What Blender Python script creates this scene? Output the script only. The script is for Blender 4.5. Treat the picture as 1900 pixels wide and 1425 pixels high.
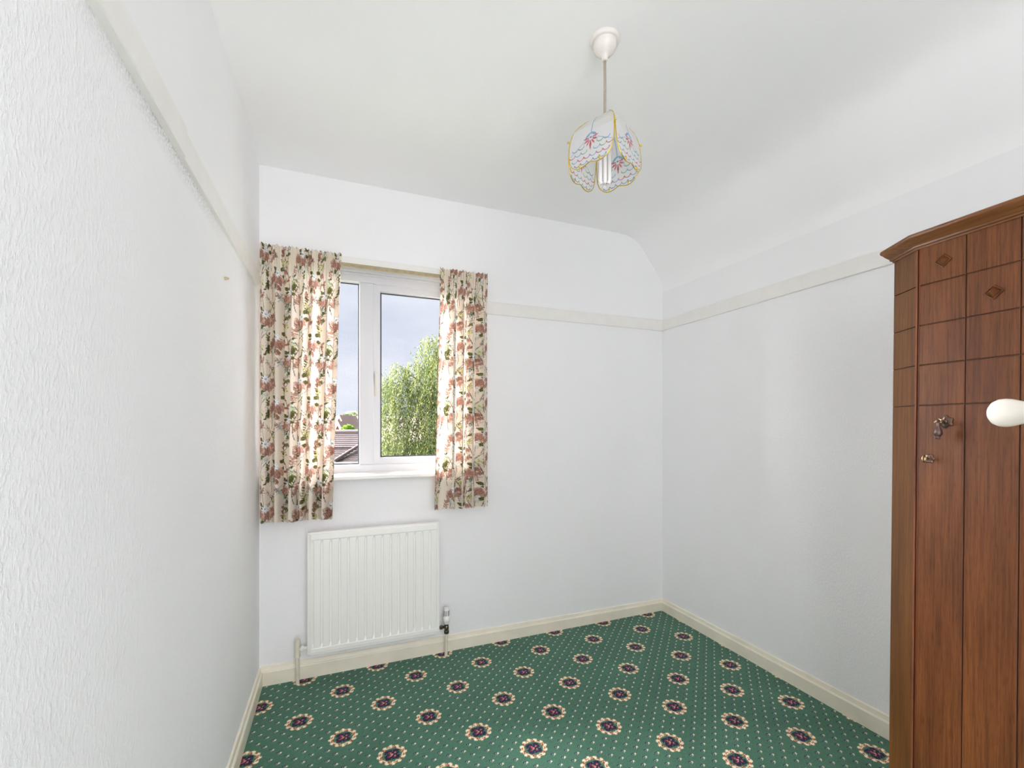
import bpy, bmesh, math, random
import numpy as np
from mathutils import Vector, Matrix

for o in list(bpy.data.objects):
    bpy.data.objects.remove(o, do_unlink=True)
S = bpy.context.scene
COL = S.collection
rnd = random.Random(7)
nrg = np.random.default_rng(11)
PI = math.pi

# ------------------------------------------------------------------ camera
F, YAW, CAMH = 819.0, math.radians(21.5), 1.25
cam_d = bpy.data.cameras.new('camera')
cam = bpy.data.objects.new('camera', cam_d)
COL.objects.link(cam)
cam.location = (0, 0, CAMH)
cam.rotation_euler = (PI / 2, 0, -YAW)
cam_d.sensor_fit = 'HORIZONTAL'
cam_d.sensor_width = 36.0
cam_d.lens = 36.0 * F / 1900.0
cam_d.shift_y = (789.0 - 712.5) / 1900.0
cam_d.clip_start = 0.02
cam_d.clip_end = 600
S.camera = cam

# ------------------------------------------------------------------ world (overcast sky), sun, exposure
EXPOSURE = 0.22
SKY_STRENGTH = 0.96
SUN_STRENGTH = 90.0
FILL_POWER = 26.5
W = bpy.data.worlds.new('sky')
S.world = W
W.use_nodes = True
nt = W.node_tree
nt.nodes.clear()
wo = nt.nodes.new('ShaderNodeOutputWorld')
bg = nt.nodes.new('ShaderNodeBackground')
tc = nt.nodes.new('ShaderNodeTexCoord')
mp = nt.nodes.new('ShaderNodeMapping')
mp.inputs['Scale'].default_value = (1, 1, 2.6)
mp.inputs['Location'].default_value = (.35, .1, .42)
nz = nt.nodes.new('ShaderNodeTexNoise')
nz.inputs['Scale'].default_value = 3.2
nz.inputs['Detail'].default_value = 7
nz.inputs['Roughness'].default_value = .55
rp = nt.nodes.new('ShaderNodeValToRGB')
rp.color_ramp.elements[0].position = .33
rp.color_ramp.elements[0].color = (.63, .67, .79, 1)
rp.color_ramp.elements[1].position = .66
rp.color_ramp.elements[1].color = (.83, .855, .93, 1)
bg.inputs['Strength'].default_value = SKY_STRENGTH
nt.links.new(tc.outputs['Generated'], mp.inputs['Vector'])
nt.links.new(mp.outputs['Vector'], nz.inputs['Vector'])
nt.links.new(nz.outputs['Fac'], rp.inputs['Fac'])
nt.links.new(rp.outputs['Color'], bg.inputs['Color'])
nt.links.new(bg.outputs['Background'], wo.inputs['Surface'])

sun_d = bpy.data.lights.new('sun', 'SUN')
sun_d.energy = SUN_STRENGTH
sun_d.angle = math.radians(98)
sun_d.color = (1.0, .965, 1.0)
sun = bpy.data.objects.new('sun', sun_d)
COL.objects.link(sun)
sun.location = (-3, 8, 8)
sun.rotation_euler = Vector((.82, -.54, -.33)).to_track_quat('-Z', 'Y').to_euler()

# unseen fill light, added behind the viewer to brighten the room
fill_d = bpy.data.lights.new('fill_light', 'AREA')
fill_d.shape = 'RECTANGLE'
fill_d.size, fill_d.size_y = 1.15, 2.42
fill_d.energy = FILL_POWER
fill_d.color = (1.0, .975, 1.0)
fill = bpy.data.objects.new('fill_light', fill_d)
COL.objects.link(fill)
fill.location = (.28, -.80, 1.22)
fill.rotation_euler = (math.radians(100), 0, math.radians(-8))

S.view_settings.view_transform = 'Standard'
S.view_settings.look = 'None'
S.view_settings.exposure = EXPOSURE
S.view_settings.gamma = 1.0
S.view_settings.use_curve_mapping = False


# light keeps bouncing between the white surfaces
S.cycles.max_bounces = 20
S.cycles.diffuse_bounces = 14
S.cycles.transparent_max_bounces = 12

# ------------------------------------------------------------------ helpers
def lin(c):
    c = np.asarray(c, float) / 255.0
    return np.where(c <= .04045, c / 12.92, ((c + .055) / 1.055) ** 2.4)


def rgba(c):
    l = lin(c)
    return (float(l[0]), float(l[1]), float(l[2]), 1.0)


def new_mat(name):
    m = bpy.data.materials.new(name)
    m.use_nodes = True
    n = m.node_tree
    b = n.nodes.get('Principled BSDF')
    return m, n, b


def simple(name, col, rough=.5, metal=0.0, noise=0.0, nscale=20, bump=0.0, bscale=200, spec=.5):
    """plain paint / plastic / metal with a slight procedural colour mottling and relief"""
    m, n, b = new_mat(name)
    b.inputs['Roughness'].default_value = rough
    b.inputs['Metallic'].default_value = metal
    b.inputs['Specular IOR Level'].default_value = spec
    t = n.nodes.new('ShaderNodeTexCoord')
    if noise > 0:
        z = n.nodes.new('ShaderNodeTexNoise')
        z.inputs['Scale'].default_value = nscale
        z.inputs['Detail'].default_value = 4
        n.links.new(t.outputs['Object'], z.inputs['Vector'])
        r = n.nodes.new('ShaderNodeValToRGB')
        a = np.clip(np.array(col) * (1 - noise), 0, 255)
        c = np.clip(np.array(col) * (1 + noise * .6), 0, 255)
        r.color_ramp.elements[0].color = rgba(a)
        r.color_ramp.elements[1].color = rgba(c)
        r.color_ramp.elements[0].position = .3
        r.color_ramp.elements[1].position = .7
        n.links.new(z.outputs['Fac'], r.inputs['Fac'])
        n.links.new(r.outputs['Color'], b.inputs['Base Color'])
    else:
        b.inputs['Base Color'].default_value = rgba(col)
    if bump > 0:
        z2 = n.nodes.new('ShaderNodeTexNoise')
        z2.inputs['Scale'].default_value = bscale
        n.links.new(t.outputs['Object'], z2.inputs['Vector'])
        bp = n.nodes.new('ShaderNodeBump')
        bp.inputs['Strength'].default_value = bump
        bp.inputs['Distance'].default_value = .002
        n.links.new(z2.outputs['Fac'], bp.inputs['Height'])
        n.links.new(bp.outputs['Normal'], b.inputs['Normal'])
    return m


def link(name, me, mat, parent=None, smooth=False):
    o = bpy.data.objects.new(name, me)
    COL.objects.link(o)
    if mat is not None and not me.materials:
        me.materials.append(mat)
    if parent is not None:
        o.parent = parent
    if smooth:
        me.polygons.foreach_set('use_smooth', [True] * len(me.polygons))
    return o


def pyobj(name, v, f, mat, parent=None, smooth=False):
    me = bpy.data.meshes.new(name)
    me.from_pydata([tuple(p) for p in v], [], [tuple(q) for q in f])
    me.update()
    bm = bmesh.new()
    bm.from_mesh(me)
    bmesh.ops.recalc_face_normals(bm, faces=bm.faces)
    bm.to_mesh(me)
    bm.free()
    return link(name, me, mat, parent, smooth)


def bmobj(name, bm, mat, parent=None, smooth=False):
    bmesh.ops.recalc_face_normals(bm, faces=bm.faces)
    me = bpy.data.meshes.new(name)
    bm.to_mesh(me)
    bm.free()
    return link(name, me, mat, parent, smooth)


def add_box(bm, lo, hi, bevel=0.0, seg=1):
    lo = Vector(lo); hi = Vector(hi)
    vs = [bm.verts.new((x, y, z)) for z in (lo.z, hi.z) for y in (lo.y, hi.y) for x in (lo.x, hi.x)]
    fs = [(0, 1, 3, 2), (4, 6, 7, 5), (0, 4, 5, 1), (2, 3, 7, 6), (0, 2, 6, 4), (1, 5, 7, 3)]
    faces = [bm.faces.new([vs[i] for i in f]) for f in fs]
    if bevel > 0:
        es = list({e for f in faces for e in f.edges})
        bmesh.ops.bevel(bm, geom=es, offset=bevel, segments=seg, profile=.5, affect='EDGES')


def box(name, lo, hi, mat, parent=None, bevel=0.0, seg=1):
    bm = bmesh.new()
    add_box(bm, lo, hi, bevel, seg)
    return bmobj(name, bm, mat, parent)


def add_lathe(bm, prof, loc=(0, 0, 0), axis='Z', segs=32, frame=None):
    """prof: (radius, along) pairs"""
    M = frame if frame is not None else Matrix.Translation(Vector(loc))
    if frame is None and axis == 'X':
        M = M @ Matrix.Rotation(PI / 2, 4, 'Y')
    if frame is None and axis == 'Y':
        M = M @ Matrix.Rotation(-PI / 2, 4, 'X')
    rings = []
    for r, h in prof:
        if r < 1e-6:
            rings.append([bm.verts.new(M @ Vector((0, 0, h)))])
        else:
            rings.append([bm.verts.new(M @ Vector((r * math.cos(2 * PI * k / segs), r * math.sin(2 * PI * k / segs), h)))
                          for k in range(segs)])
    for a, b in zip(rings[:-1], rings[1:]):
        if len(a) == 1 and len(b) == 1:
            continue
        for k in range(segs):
            k2 = (k + 1) % segs
            if len(a) == 1:
                bm.faces.new((a[0], b[k], b[k2]))
            elif len(b) == 1:
                bm.faces.new((a[k], b[0], a[k2]))
            else:
                bm.faces.new((a[k], b[k], b[k2], a[k2]))
    if len(rings[0]) > 1:
        bm.faces.new(rings[0])
    if len(rings[-1]) > 1:
        bm.faces.new(rings[-1])


def lathe(name, prof, mat, parent=None, loc=(0, 0, 0), axis='Z', segs=32, frame=None):
    bm = bmesh.new()
    add_lathe(bm, prof, loc, axis, segs, frame)
    o = bmobj(name, bm, mat, parent, smooth=True)
    return autosmooth(o)


def autosmooth(o, ang=40):
    me = o.data
    me.polygons.foreach_set('use_smooth', [True] * len(me.polygons))
    bm = bmesh.new()
    bm.from_mesh(me)
    lim = math.radians(ang)
    for e in bm.edges:
        e.smooth = not (len(e.link_faces) == 2 and e.calc_face_angle(0) > lim)
    bm.to_mesh(me)
    bm.free()
    return o


def add_tube(bm, pts, r, segs=8, closed=False):
    pts = [Vector(p) for p in pts]
    n = len(pts)
    rings = []
    up = None
    for i, p in enumerate(pts):
        a = pts[(i - 1) % n] if (closed or i > 0) else p
        b = pts[(i + 1) % n] if (closed or i < n - 1) else p
        t = (b - a).normalized()
        if up is None:
            up = Vector((0, 0, 1)) if abs(t.z) < .9 else Vector((1, 0, 0))
        u = (up - t * up.dot(t))
        u = u.normalized() if u.length > 1e-6 else t.orthogonal().normalized()
        up = u
        w = t.cross(u)
        rr = r[i] if isinstance(r, (list, tuple)) else r
        rings.append([bm.verts.new(p + (u * math.cos(2 * PI * k / segs) + w * math.sin(2 * PI * k / segs)) * rr)
                      for k in range(segs)])
    m = n if closed else n - 1
    for i in range(m):
        a, b = rings[i], rings[(i + 1) % n]
        for k in range(segs):
            k2 = (k + 1) % segs
            bm.faces.new((a[k], a[k2], b[k2], b[k]))
    if not closed:
        bm.faces.new(rings[0])
        bm.faces.new(rings[-1])


def tube(name, pts, r, mat, parent=None, segs=10, closed=False):
    bm = bmesh.new()
    add_tube(bm, pts, r, segs, closed)
    return autosmooth(bmobj(name, bm, mat, parent), 50)


def prism(name, poly, y0, y1, mat, parent=None, bevel=0):
    """polygon in x,z extruded from y0 to y1"""
    bm = bmesh.new()
    a = [bm.verts.new((x, y0, z)) for x, z in poly]
    b = [bm.verts.new((x, y1, z)) for x, z in poly]
    n = len(poly)
    bm.faces.new(a); bm.faces.new(b)
    for i in range(n):
        bm.faces.new((a[i], a[(i + 1) % n], b[(i + 1) % n], b[i]))
    return bmobj(name, bm, mat, parent)


def strip(name, prof_a, prof_b, mat, parent=None, smooth=False):
    """solid between two equal closed cross sections (lists of 3d points)"""
    n = len(prof_a)
    v = list(prof_a) + list(prof_b)
    f = [(i, (i + 1) % n, n + (i + 1) % n, n + i) for i in range(n)]
    f += [tuple(range(n)), tuple(range(n, 2 * n))]
    return pyobj(name, v, f, mat, parent, smooth)


def empty(name, loc=(0, 0, 0), rot=(0, 0, 0)):
    o = bpy.data.objects.new(name, None)
    COL.objects.link(o)
    o.location = loc
    o.rotation_euler = rot
    o.empty_display_size = .05
    return o


def thing(o, label, cat, group=None):
    o['label'] = label
    o['category'] = cat
    if group:
        o['group'] = group
    return o


def struct(o, label=None):
    o['kind'] = 'structure'
    if label:
        o['label'] = label
    return o


def fast_grid(name, P, colors, mat, parent=None, smooth=True):
    """P: (rows, cols, 3) vertices; colors: (rows, cols, 3) linear, stored as the colour attribute 'print'"""
    R, Cn = P.shape[:2]
    me = bpy.data.meshes.new(name)
    nv = R * Cn
    nf = (R - 1) * (Cn - 1)
    me.vertices.add(nv)
    me.vertices.foreach_set('co', P.reshape(-1).astype(np.float32))
    idx = np.arange(nv).reshape(R, Cn)
    q = np.stack([idx[:-1, :-1], idx[:-1, 1:], idx[1:, 1:], idx[1:, :-1]], -1).reshape(-1)
    me.loops.add(nf * 4)
    me.loops.foreach_set('vertex_index', q.astype(np.int32))
    me.polygons.add(nf)
    me.polygons.foreach_set('loop_start', np.arange(0, nf * 4, 4, dtype=np.int32))
    me.polygons.foreach_set('use_smooth', np.full(nf, smooth))
    me.update(calc_edges=True)
    if colors is not None:
        at = me.color_attributes.new('print', 'FLOAT_COLOR', 'POINT')
        c4 = np.ones((nv, 4), np.float32)
        c4[:, :3] = colors.reshape(-1, 3)
        at.data.foreach_set('color', c4.reshape(-1))
    return link(name, me, mat, parent)


class Raster:
    """small drawing surface in metres, wraps round like a printed repeat"""
    def __init__(s, w, h, px, bgc, wrap=True):
        s.w, s.h, s.px, s.wrap = w, h, px, wrap
        s.nx, s.ny = int(round(w / px)), int(round(h / px))
        x = (np.arange(s.nx) + .5) * px
        y = (np.arange(s.ny) + .5) * px
        s.X, s.Y = np.meshgrid(x, y)
        s.img = np.empty((s.ny, s.nx, 3))
        s.img[:] = lin(bgc)

    def d(s, cx, cy):
        dx, dy = s.X - cx, s.Y - cy
        if s.wrap:
            dx = (dx + s.w / 2) % s.w - s.w / 2
            dy = (dy + s.h / 2) % s.h - s.h / 2
        return dx, dy

    def put(s, m, c):
        s.img[m] = lin(c)

    def ell(s, cx, cy, a, b, ang, c):
        dx, dy = s.d(cx, cy)
        ca, sa = math.cos(ang), math.sin(ang)
        u, v = dx * ca + dy * sa, -dx * sa + dy * ca
        s.put((u / a) ** 2 + (v / b) ** 2 < 1, c)

    def leaf(s, x0, y0, L, wd, ang, c, edge=None, vein=None):
        """pointed leaf from a stalk point"""
        dx, dy = s.d(x0, y0)
        ca, sa = math.cos(ang), math.sin(ang)
        u, v = (dx * ca + dy * sa) / L, -dx * sa + dy * ca
        uu = np.clip(u, 0, 1)
        half = wd * np.sin(PI * uu ** .8) ** .8
        ins = (u > 0) & (u < 1) & (np.abs(v) < half)
        s.put(ins, c)
        if edge is not None:
            s.put(ins & (np.abs(v) > half - .0013), edge)
        if vein is not None:
            s.put(ins & (np.abs(v) < .0008), vein)
            s.put(ins & (np.abs(((np.abs(v) - u * L * .8) / .006) % 1.0) < .16), vein)

    def line(s, pts, wd, c):
        for (x0, y0), (x1, y1) in zip(pts[:-1], pts[1:]):
            cx, cy = (x0 + x1) / 2, (y0 + y1) / 2
            dx, dy = s.d(cx, cy)
            L = math.hypot(x1 - x0, y1 - y0)
            if L < 1e-9:
                continue
            ca, sa = (x1 - x0) / L, (y1 - y0) / L
            u, v = dx * ca + dy * sa, -dx * sa + dy * ca
            q = np.maximum(np.abs(u) - L / 2, 0)
            s.put(q * q + v * v < (wd / 2) ** 2, c)

    def sample(s, x, y):
        i = np.floor(x / s.px).astype(int)
        j = np.floor(y / s.px).astype(int)
        if s.wrap:
            i %= s.nx
            j %= s.ny
        else:
            i = np.clip(i, 0, s.nx - 1)
            j = np.clip(j, 0, s.ny - 1)
        return s.img[j, i]


def print_mat(name, rough=.8, translucent=0.0, transparent=0.0, spec=.3, bump=0.0, bscale=500, sheen=0.0, varia=0.0, vscale=6):
    """material whose colour is the mesh's woven or printed colours"""
    m, n, b = new_mat(name)
    a = n.nodes.new('ShaderNodeAttribute')
    a.attribute_name = 'print'
    src = a.outputs['Color']
    t = n.nodes.new('ShaderNodeTexCoord')
    if varia > 0:
        z = n.nodes.new('ShaderNodeTexNoise')
        z.inputs['Scale'].default_value = vscale
        z.inputs['Detail'].default_value = 6
        n.links.new(t.outputs['Object'], z.inputs['Vector'])
        mr = n.nodes.new('ShaderNodeMapRange')
        mr.inputs['From Min'].default_value = .3
        mr.inputs['From Max'].default_value = .7
        mr.inputs['To Min'].default_value = 1 - varia
        mr.inputs['To Max'].default_value = 1 + varia
        n.links.new(z.outputs['Fac'], mr.inputs['Value'])
        vm = n.nodes.new('ShaderNodeVectorMath')
        vm.operation = 'SCALE'
        n.links.new(src, vm.inputs[0])
        n.links.new(mr.outputs['Result'], vm.inputs['Scale'])
        src = vm.outputs['Vector']
    n.links.new(src, b.inputs['Base Color'])
    b.inputs['Roughness'].default_value = rough
    b.inputs['Specular IOR Level'].default_value = spec
    if sheen:
        b.inputs['Sheen Weight'].default_value = sheen
        b.inputs['Sheen Roughness'].default_value = .5
    if bump:
        z = n.nodes.new('ShaderNodeTexNoise')
        z.inputs['Scale'].default_value = bscale
        n.links.new(t.outputs['Object'], z.inputs['Vector'])
        bp = n.nodes.new('ShaderNodeBump')
        bp.inputs['Strength'].default_value = bump
        bp.inputs['Distance'].default_value = .002
        n.links.new(z.outputs['Fac'], bp.inputs['Height'])
        n.links.new(bp.outputs['Normal'], b.inputs['Normal'])
    out = n.nodes.get('Material Output')
    sh = b.outputs['BSDF']
    if translucent:
        tr = n.nodes.new('ShaderNodeBsdfTranslucent')
        n.links.new(src, tr.inputs['Color'])
        mx = n.nodes.new('ShaderNodeMixShader')
        mx.inputs['Fac'].default_value = translucent
        n.links.new(sh, mx.inputs[1])
        n.links.new(tr.outputs['BSDF'], mx.inputs[2])
        sh = mx.outputs['Shader']
    if transparent:
        tp = n.nodes.new('ShaderNodeBsdfTransparent')
        mx = n.nodes.new('ShaderNodeMixShader')
        mx.inputs['Fac'].default_value = transparent
        n.links.new(sh, mx.inputs[1])
        n.links.new(tp.outputs['BSDF'], mx.inputs[2])
        sh = mx.outputs['Shader']
    n.links.new(sh, out.inputs['Surface'])
    return m


# ------------------------------------------------------------------ room dimensions (metres)
XL, XR, YB, ZC = -.352, 2.047, 2.415, 2.5          # wall faces and ceiling
YN = -.70                                           # the room goes on to here behind the viewer
RAIL0, RAIL1 = 1.889, 1.962                         # picture rail
WX0, WX1, WZ0, WZ1 = -.305, .645, .985, 2.078       # window opening


# ------------------------------------------------------------------ wall materials
def wall_mat(name, col, stain=False):
    """white emulsion on embossed paper below the rail, smoother plaster above it"""
    m, n, b = new_mat(name)
    b.inputs['Roughness'].default_value = .7
    b.inputs['Specular IOR Level'].default_value = .25
    t = n.nodes.new('ShaderNodeTexCoord')
    sp = n.nodes.new('ShaderNodeSeparateXYZ')
    n.links.new(t.outputs['Object'], sp.inputs['Vector'])
    mpn = n.nodes.new('ShaderNodeMapping')
    mpn.inputs['Scale'].default_value = (1, 1, .6)
    n.links.new(t.outputs['Object'], mpn.inputs['Vector'])
    z1 = n.nodes.new('ShaderNodeTexNoise')
    z1.inputs['Scale'].default_value = 150
    z1.inputs['Detail'].default_value = 3
    z1.inputs['Roughness'].default_value = .6
    n.links.new(mpn.outputs['Vector'], z1.inputs['Vector'])
    r1 = n.nodes.new('ShaderNodeValToRGB')
    r1.color_ramp.elements[0].position = .45
    r1.color_ramp.elements[1].position = .7
    n.links.new(z1.outputs['Fac'], r1.inputs['Fac'])
    lt = n.nodes.new('ShaderNodeMath')
    lt.operation = 'LESS_THAN'
    lt.inputs[1].default_value = RAIL1
    n.links.new(sp.outputs['Z'], lt.inputs[0])
    am = n.nodes.new('ShaderNodeMath')
    am.operation = 'MULTIPLY_ADD'
    am.inputs[1].default_value = .26
    am.inputs[2].default_value = .05
    n.links.new(lt.outputs['Value'], am.inputs[0])
    bp = n.nodes.new('ShaderNodeBump')
    bp.inputs['Distance'].default_value = .0022
    n.links.new(am.outputs['Value'], bp.inputs['Strength'])
    n.links.new(r1.outputs['Color'], bp.inputs['Height'])
    n.links.new(bp.outputs['Normal'], b.inputs['Normal'])
    # faint uneven paint
    z2 = n.nodes.new('ShaderNodeTexNoise')
    z2.inputs['Scale'].default_value = 2.5
    z2.inputs['Detail'].default_value = 5
    n.links.new(t.outputs['Object'], z2.inputs['Vector'])
    r2 = n.nodes.new('ShaderNodeValToRGB')
    r2.color_ramp.elements[0].color = rgba(np.array(col) * .985)
    r2.color_ramp.elements[1].color = rgba(np.minimum(np.array(col) * 1.006, 255))
    n.links.new(z2.outputs['Fac'], r2.inputs['Fac'])
    src = r2.outputs['Color']
    if stain:
        # speckled grey dust mark left on the paper under the rail
        def rng(sock, a, bb):
            q = n.nodes.new('ShaderNodeMapRange')
            q.inputs['From Min'].default_value = a
            q.inputs['From Max'].default_value = bb
            n.links.new(sock, q.inputs['Value'])
            return q.outputs['Result']

        def mul(p, q):
            k = n.nodes.new('ShaderNodeMath')
            k.operation = 'MULTIPLY'
            n.links.new(p, k.inputs[0])
            n.links.new(q, k.inputs[1])
            return k.outputs['Value']
        zz = rng(sp.outputs['Z'], 1.835, 1.888)
        y1 = rng(sp.outputs['Y'], .7, 1.15)
        y2 = rng(sp.outputs['Y'], 1.75, 1.45)
        s3 = n.nodes.new('ShaderNodeTexNoise')
        s3.inputs['Scale'].default_value = 170
        s3.inputs['Detail'].default_value = 2
        n.links.new(t.outputs['Object'], s3.inputs['Vector'])
        sp3 = rng(s3.outputs['Fac'], .42, .62)
        msk = mul(mul(mul(zz, lt.outputs['Value']), mul(y1, y2)), sp3)
        mm = n.nodes.new('ShaderNodeMath')
        mm.operation = 'MULTIPLY'
        mm.inputs[1].default_value = .42
        n.links.new(msk, mm.inputs[0])
        mx = n.nodes.new('ShaderNodeMix')
        mx.data_type = 'RGBA'
        n.links.new(mm.outputs['Value'], mx.inputs['Factor'])
        n.links.new(src, mx.inputs['A'])
        mx.inputs['B'].default_value = rgba((120, 118, 112))
        src = mx.outputs['Result']
    n.links.new(src, b.inputs['Base Color'])
    return m


M_wall = wall_mat('wall_paper_white', (244, 244, 245))
M_wall_l = wall_mat('wall_paper_white_marked', (244, 244, 245), stain=True)
M_ceil = simple('ceiling_white', (248, 248, 248), rough=.75, noise=.006, nscale=3, bump=.06, bscale=60, spec=.2)
M_rail = simple('rail_paint', (238, 236, 232), rough=.45, noise=.012, nscale=12)
M_skirt = simple('skirting_gloss_cream', (241, 234, 216), rough=.3, noise=.03, nscale=9)
M_frame = simple('upvc_white', (212, 214, 218), rough=.28)
M_gasket = simple('gasket_grey', (70, 74, 80), rough=.6)

# ------------------------------------------------------------------ structure: floor carpet
NX, NY = 96, 96
UX, UY = .3425 / NX, .3335 / NY


def tuft_tile():
    g = np.empty((NY, NX, 3))
    green = lin((74, 115, 95))
    g[:] = green
    jj, ii = np.mgrid[0:NY, 0:NX]
    cream, rust, navy, crim, pink, dk = [lin(c) for c in
        ((240, 222, 190), (170, 72, 40), (38, 28, 66), (176, 34, 62), (226, 150, 140), (44, 84, 66))]

    def delta(ci, cj):
        di = (ii - ci + NX / 2) % NX - NX / 2
        dj = (jj - cj + NY / 2) % NY - NY / 2
        return di, dj
    for a in range(24):
        for bq in range(24):
            if (a + bq) % 2 or a >= 12 and False:
                continue
            if a >= 12 or bq >= 12:
                continue
            ci, cj = a * 8, bq * 8
            di, dj = delta(ci, cj)
            g[(di >= -2) & (di <= 0) & (dj >= 0) & (dj <= 1)] = navy * 1.3
            g[(di == 0) & (dj == -1)] = navy * 1.3
            g[(di == -1) & (dj == 0)] = lin((170, 180, 176))
            g[(di >= 1) & (di <= 2) & (dj >= -1) & (dj <= 0)] = lin((225, 220, 200))
            g[(di == 0) & (dj == -2)] = lin((205, 196, 170))
    for ci, cj in ((0, 0), (48, 48)):
        di, dj = delta(ci, cj)
        r = np.hypot(di, dj)
        th = np.arctan2(dj, di)
        g[r < 18.2] = green
        k = 12
        pet = np.cos(k * th)
        outer = 14.3 + 1.1 * pet + .5 * np.cos(4 * th)
        ring = (r > 10.3) & (r < outer)
        g[ring] = cream
        g[(r > 11.6) & (r < 12.9) & (np.cos(k * th + .5) < .25)] = rust
        g[(r > 10.3) & (r < 11.4) & (np.sin(6 * th + .4) > .2)] = rust
        g[(r > 13.4) & (r < 14.6) & (np.cos(k * th) > -.3) & (np.cos(k * th) < .1)] = rust
        g[(r > 12.4) & (r < 14.2) & (np.cos(k * th) > .93)] = lin((250, 240, 220))
        g[(r > 9.2) & (r <= 10.3)] = green
        g[(r > 9.2) & (r <= 10.2) & (np.sin(9 * th) > .6)] = lin((150, 160, 110))
        core = r < 8.3 + 1.1 * np.cos(4 * th + PI)
        g[core] = navy
        g[core & (np.sin(di * 1.7 + .4) * np.sin(dj * 1.5 + 1.0) > .55)] = dk
        for a in range(4):
            t = a * PI / 2 + .6
            px, py = 4.4 * math.cos(t), 4.2 * math.sin(t)
            q = np.hypot(di - px, dj - py)
            g[q < 1.35] = crim
            g[np.hypot(di - px * .75 - 1, dj - py * .75) < .8] = pink
            g[np.hypot(di - 6.2 * math.cos(t + .8), dj - 6.0 * math.sin(t + .8)) < .9] = lin((120, 130, 100))
        g[np.hypot(di, dj) < 1.2] = pink
        g[(np.abs(di + 2) < 1) & (np.abs(dj - 1) < 1)] = crim
    return g


TILE = tuft_tile()
ix0 = int(math.floor((XL + .008 - .019) / UX)); ix1 = int(math.ceil((XR - .008 - .019) / UX))
iy0 = int(math.floor((.25 - 2.226) / UY)); iy1 = int(math.ceil((YB - .008 - 2.226) / UY))
ii, jj = np.meshgrid(np.arange(ix0, ix1 + 1), np.arange(iy0, iy1 + 1))
P = np.zeros(ii.shape + (3,))
P[..., 0] = .019 + ii * UX
P[..., 1] = 2.226 + jj * UY
P[..., 2] = nrg.normal(0, .00035, ii.shape)
P[..., 0] = np.clip(P[..., 0], XL, XR)
colr = TILE[jj % NY, ii % NX].copy()
colr *= (1 + nrg.normal(0, .09, ii.shape))[..., None]
M_carpet = print_mat('carpet_woven', rough=.95, spec=.1, sheen=.12, varia=.10, vscale=5)
floor = fast_grid('floor', P, np.clip(colr, 0, 1), M_carpet, smooth=False)
struct(floor, 'green carpet with rows of cream and navy medallions and small pin dots')
rest = pyobj('carpet_edge', [(XL, YN, -.0005), (XR, YN, -.0005), (XR, .2505, -.0005), (XL, .2505, -.0005)],
             [(0, 1, 2, 3)], simple('carpet_plain_green', (70, 116, 92), rough=.95, noise=.1, nscale=30), floor)

# ------------------------------------------------------------------ structure: walls and ceiling
TH = .26


def wall_with_hole(name, x0, x1, z0, z1, hx0, hx1, hz0, hz1, y, th, mat):
    xs, zs = [x0, hx0, hx1, x1], [z0, hz0, hz1, z1]
    v, f = [], []
    for yy in (y, y + th):
        for z in zs:
            for x in xs:
                v.append((x, yy, z))
    for k in (0, 16):
        for j in range(3):
            for i in range(3):
                if i == 1 and j == 1:
                    continue
                a = k + j * 4 + i
                f.append((a, a + 1, a + 5, a + 4))
    for a, b in ((5, 6), (6, 10), (10, 9), (9, 5)):
        f.append((a, b, b + 16, a + 16))
    for a, b in ((0, 3), (3, 15), (15, 12), (12, 0)):
        pass
    return pyobj(name, v, f, mat)


wall_back = struct(wall_with_hole('wall_back', XL - .05, XR + .05, -.02, ZC + .06, WX0, WX1, WZ0, WZ1, YB, TH, M_wall))
wall_left = struct(box('wall_left', (XL - .1, YN, -.02), (XL, YB + .1, ZC + .06), M_wall_l))
wall_right = struct(box('wall_right', (XR, YN, -.02), (XR + .1, YB + .1, 2.26), M_wall))
wall_near = struct(wall_with_hole('wall_near', XL - .05, XR + .05, -.02, ZC + .06, -.32, .88, -.01, 2.45, YN - .1, .1, M_wall))  # unseen wall, its opening sized to let the added fill light in
# ceiling: flat, then coved down to the right wall, as one plaster surface
prof = [(XL - .05, ZC), (1.60, ZC), (1.70, ZC - .002), (1.77, ZC - .008), (1.82, ZC - .022), (1.855, ZC - .046),
        (1.885, ZC - .08), (1.92, ZC - .122), (1.97, ZC - .184), (2.005, ZC - .229), (2.025, ZC - .258),
        (2.038, ZC - .282), (2.0455, ZC - .31), (2.0468, ZC - .35)]
pv, pf = [], []
ys = [YN, .3, .9, 1.5, 2.0, YB + .01]
for y in ys:
    for x, z in prof:
        pv.append((x, y, z))
n = len(prof)
for r in range(len(ys) - 1):
    for i in range(n - 1):
        a = r * n + i
        pf.append((a, a + 1, a + n + 1, a + n))
ceiling = pyobj('ceiling', pv, pf, M_ceil, smooth=True)
struct(ceiling)
roof_void = box('ceiling_board', (XL - .1, YN, ZC + .012), (XR + .1, YB + .1, ZC + .06), M_ceil, ceiling)

# skirting: lower board, rounded lip, moulding back to the wall
def skirting(name, pa, pb, inward, ha, hb):
    inward = Vector(inward)

    def sec(p, h):
        p = Vector(p)
        q = [(0, -.012), (.016, -.012), (.0165, h * .70), (.0135, h * .755), (.0105, h * .77), (.0085, h * .86), (.007, h * .97), (.003, h), (0, h)]
        return [p + inward * o + Vector((0, 0, z)) for o, z in q]
    o = strip(name, sec(pa, ha), sec(pb, hb), M_skirt)
    return struct(autosmooth(o, 30))


skirting('baseboard_back', (XL, YB, 0), (XR, YB, 0), (0, -1, 0), .091, .076)
skirting('baseboard_left', (XL, YB, 0), (XL, YN, 0), (1, 0, 0), .090, .098)
skirting('baseboard_right', (XR, YB, 0), (XR, YN, 0), (-1, 0, 0), .076, .112)


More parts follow.
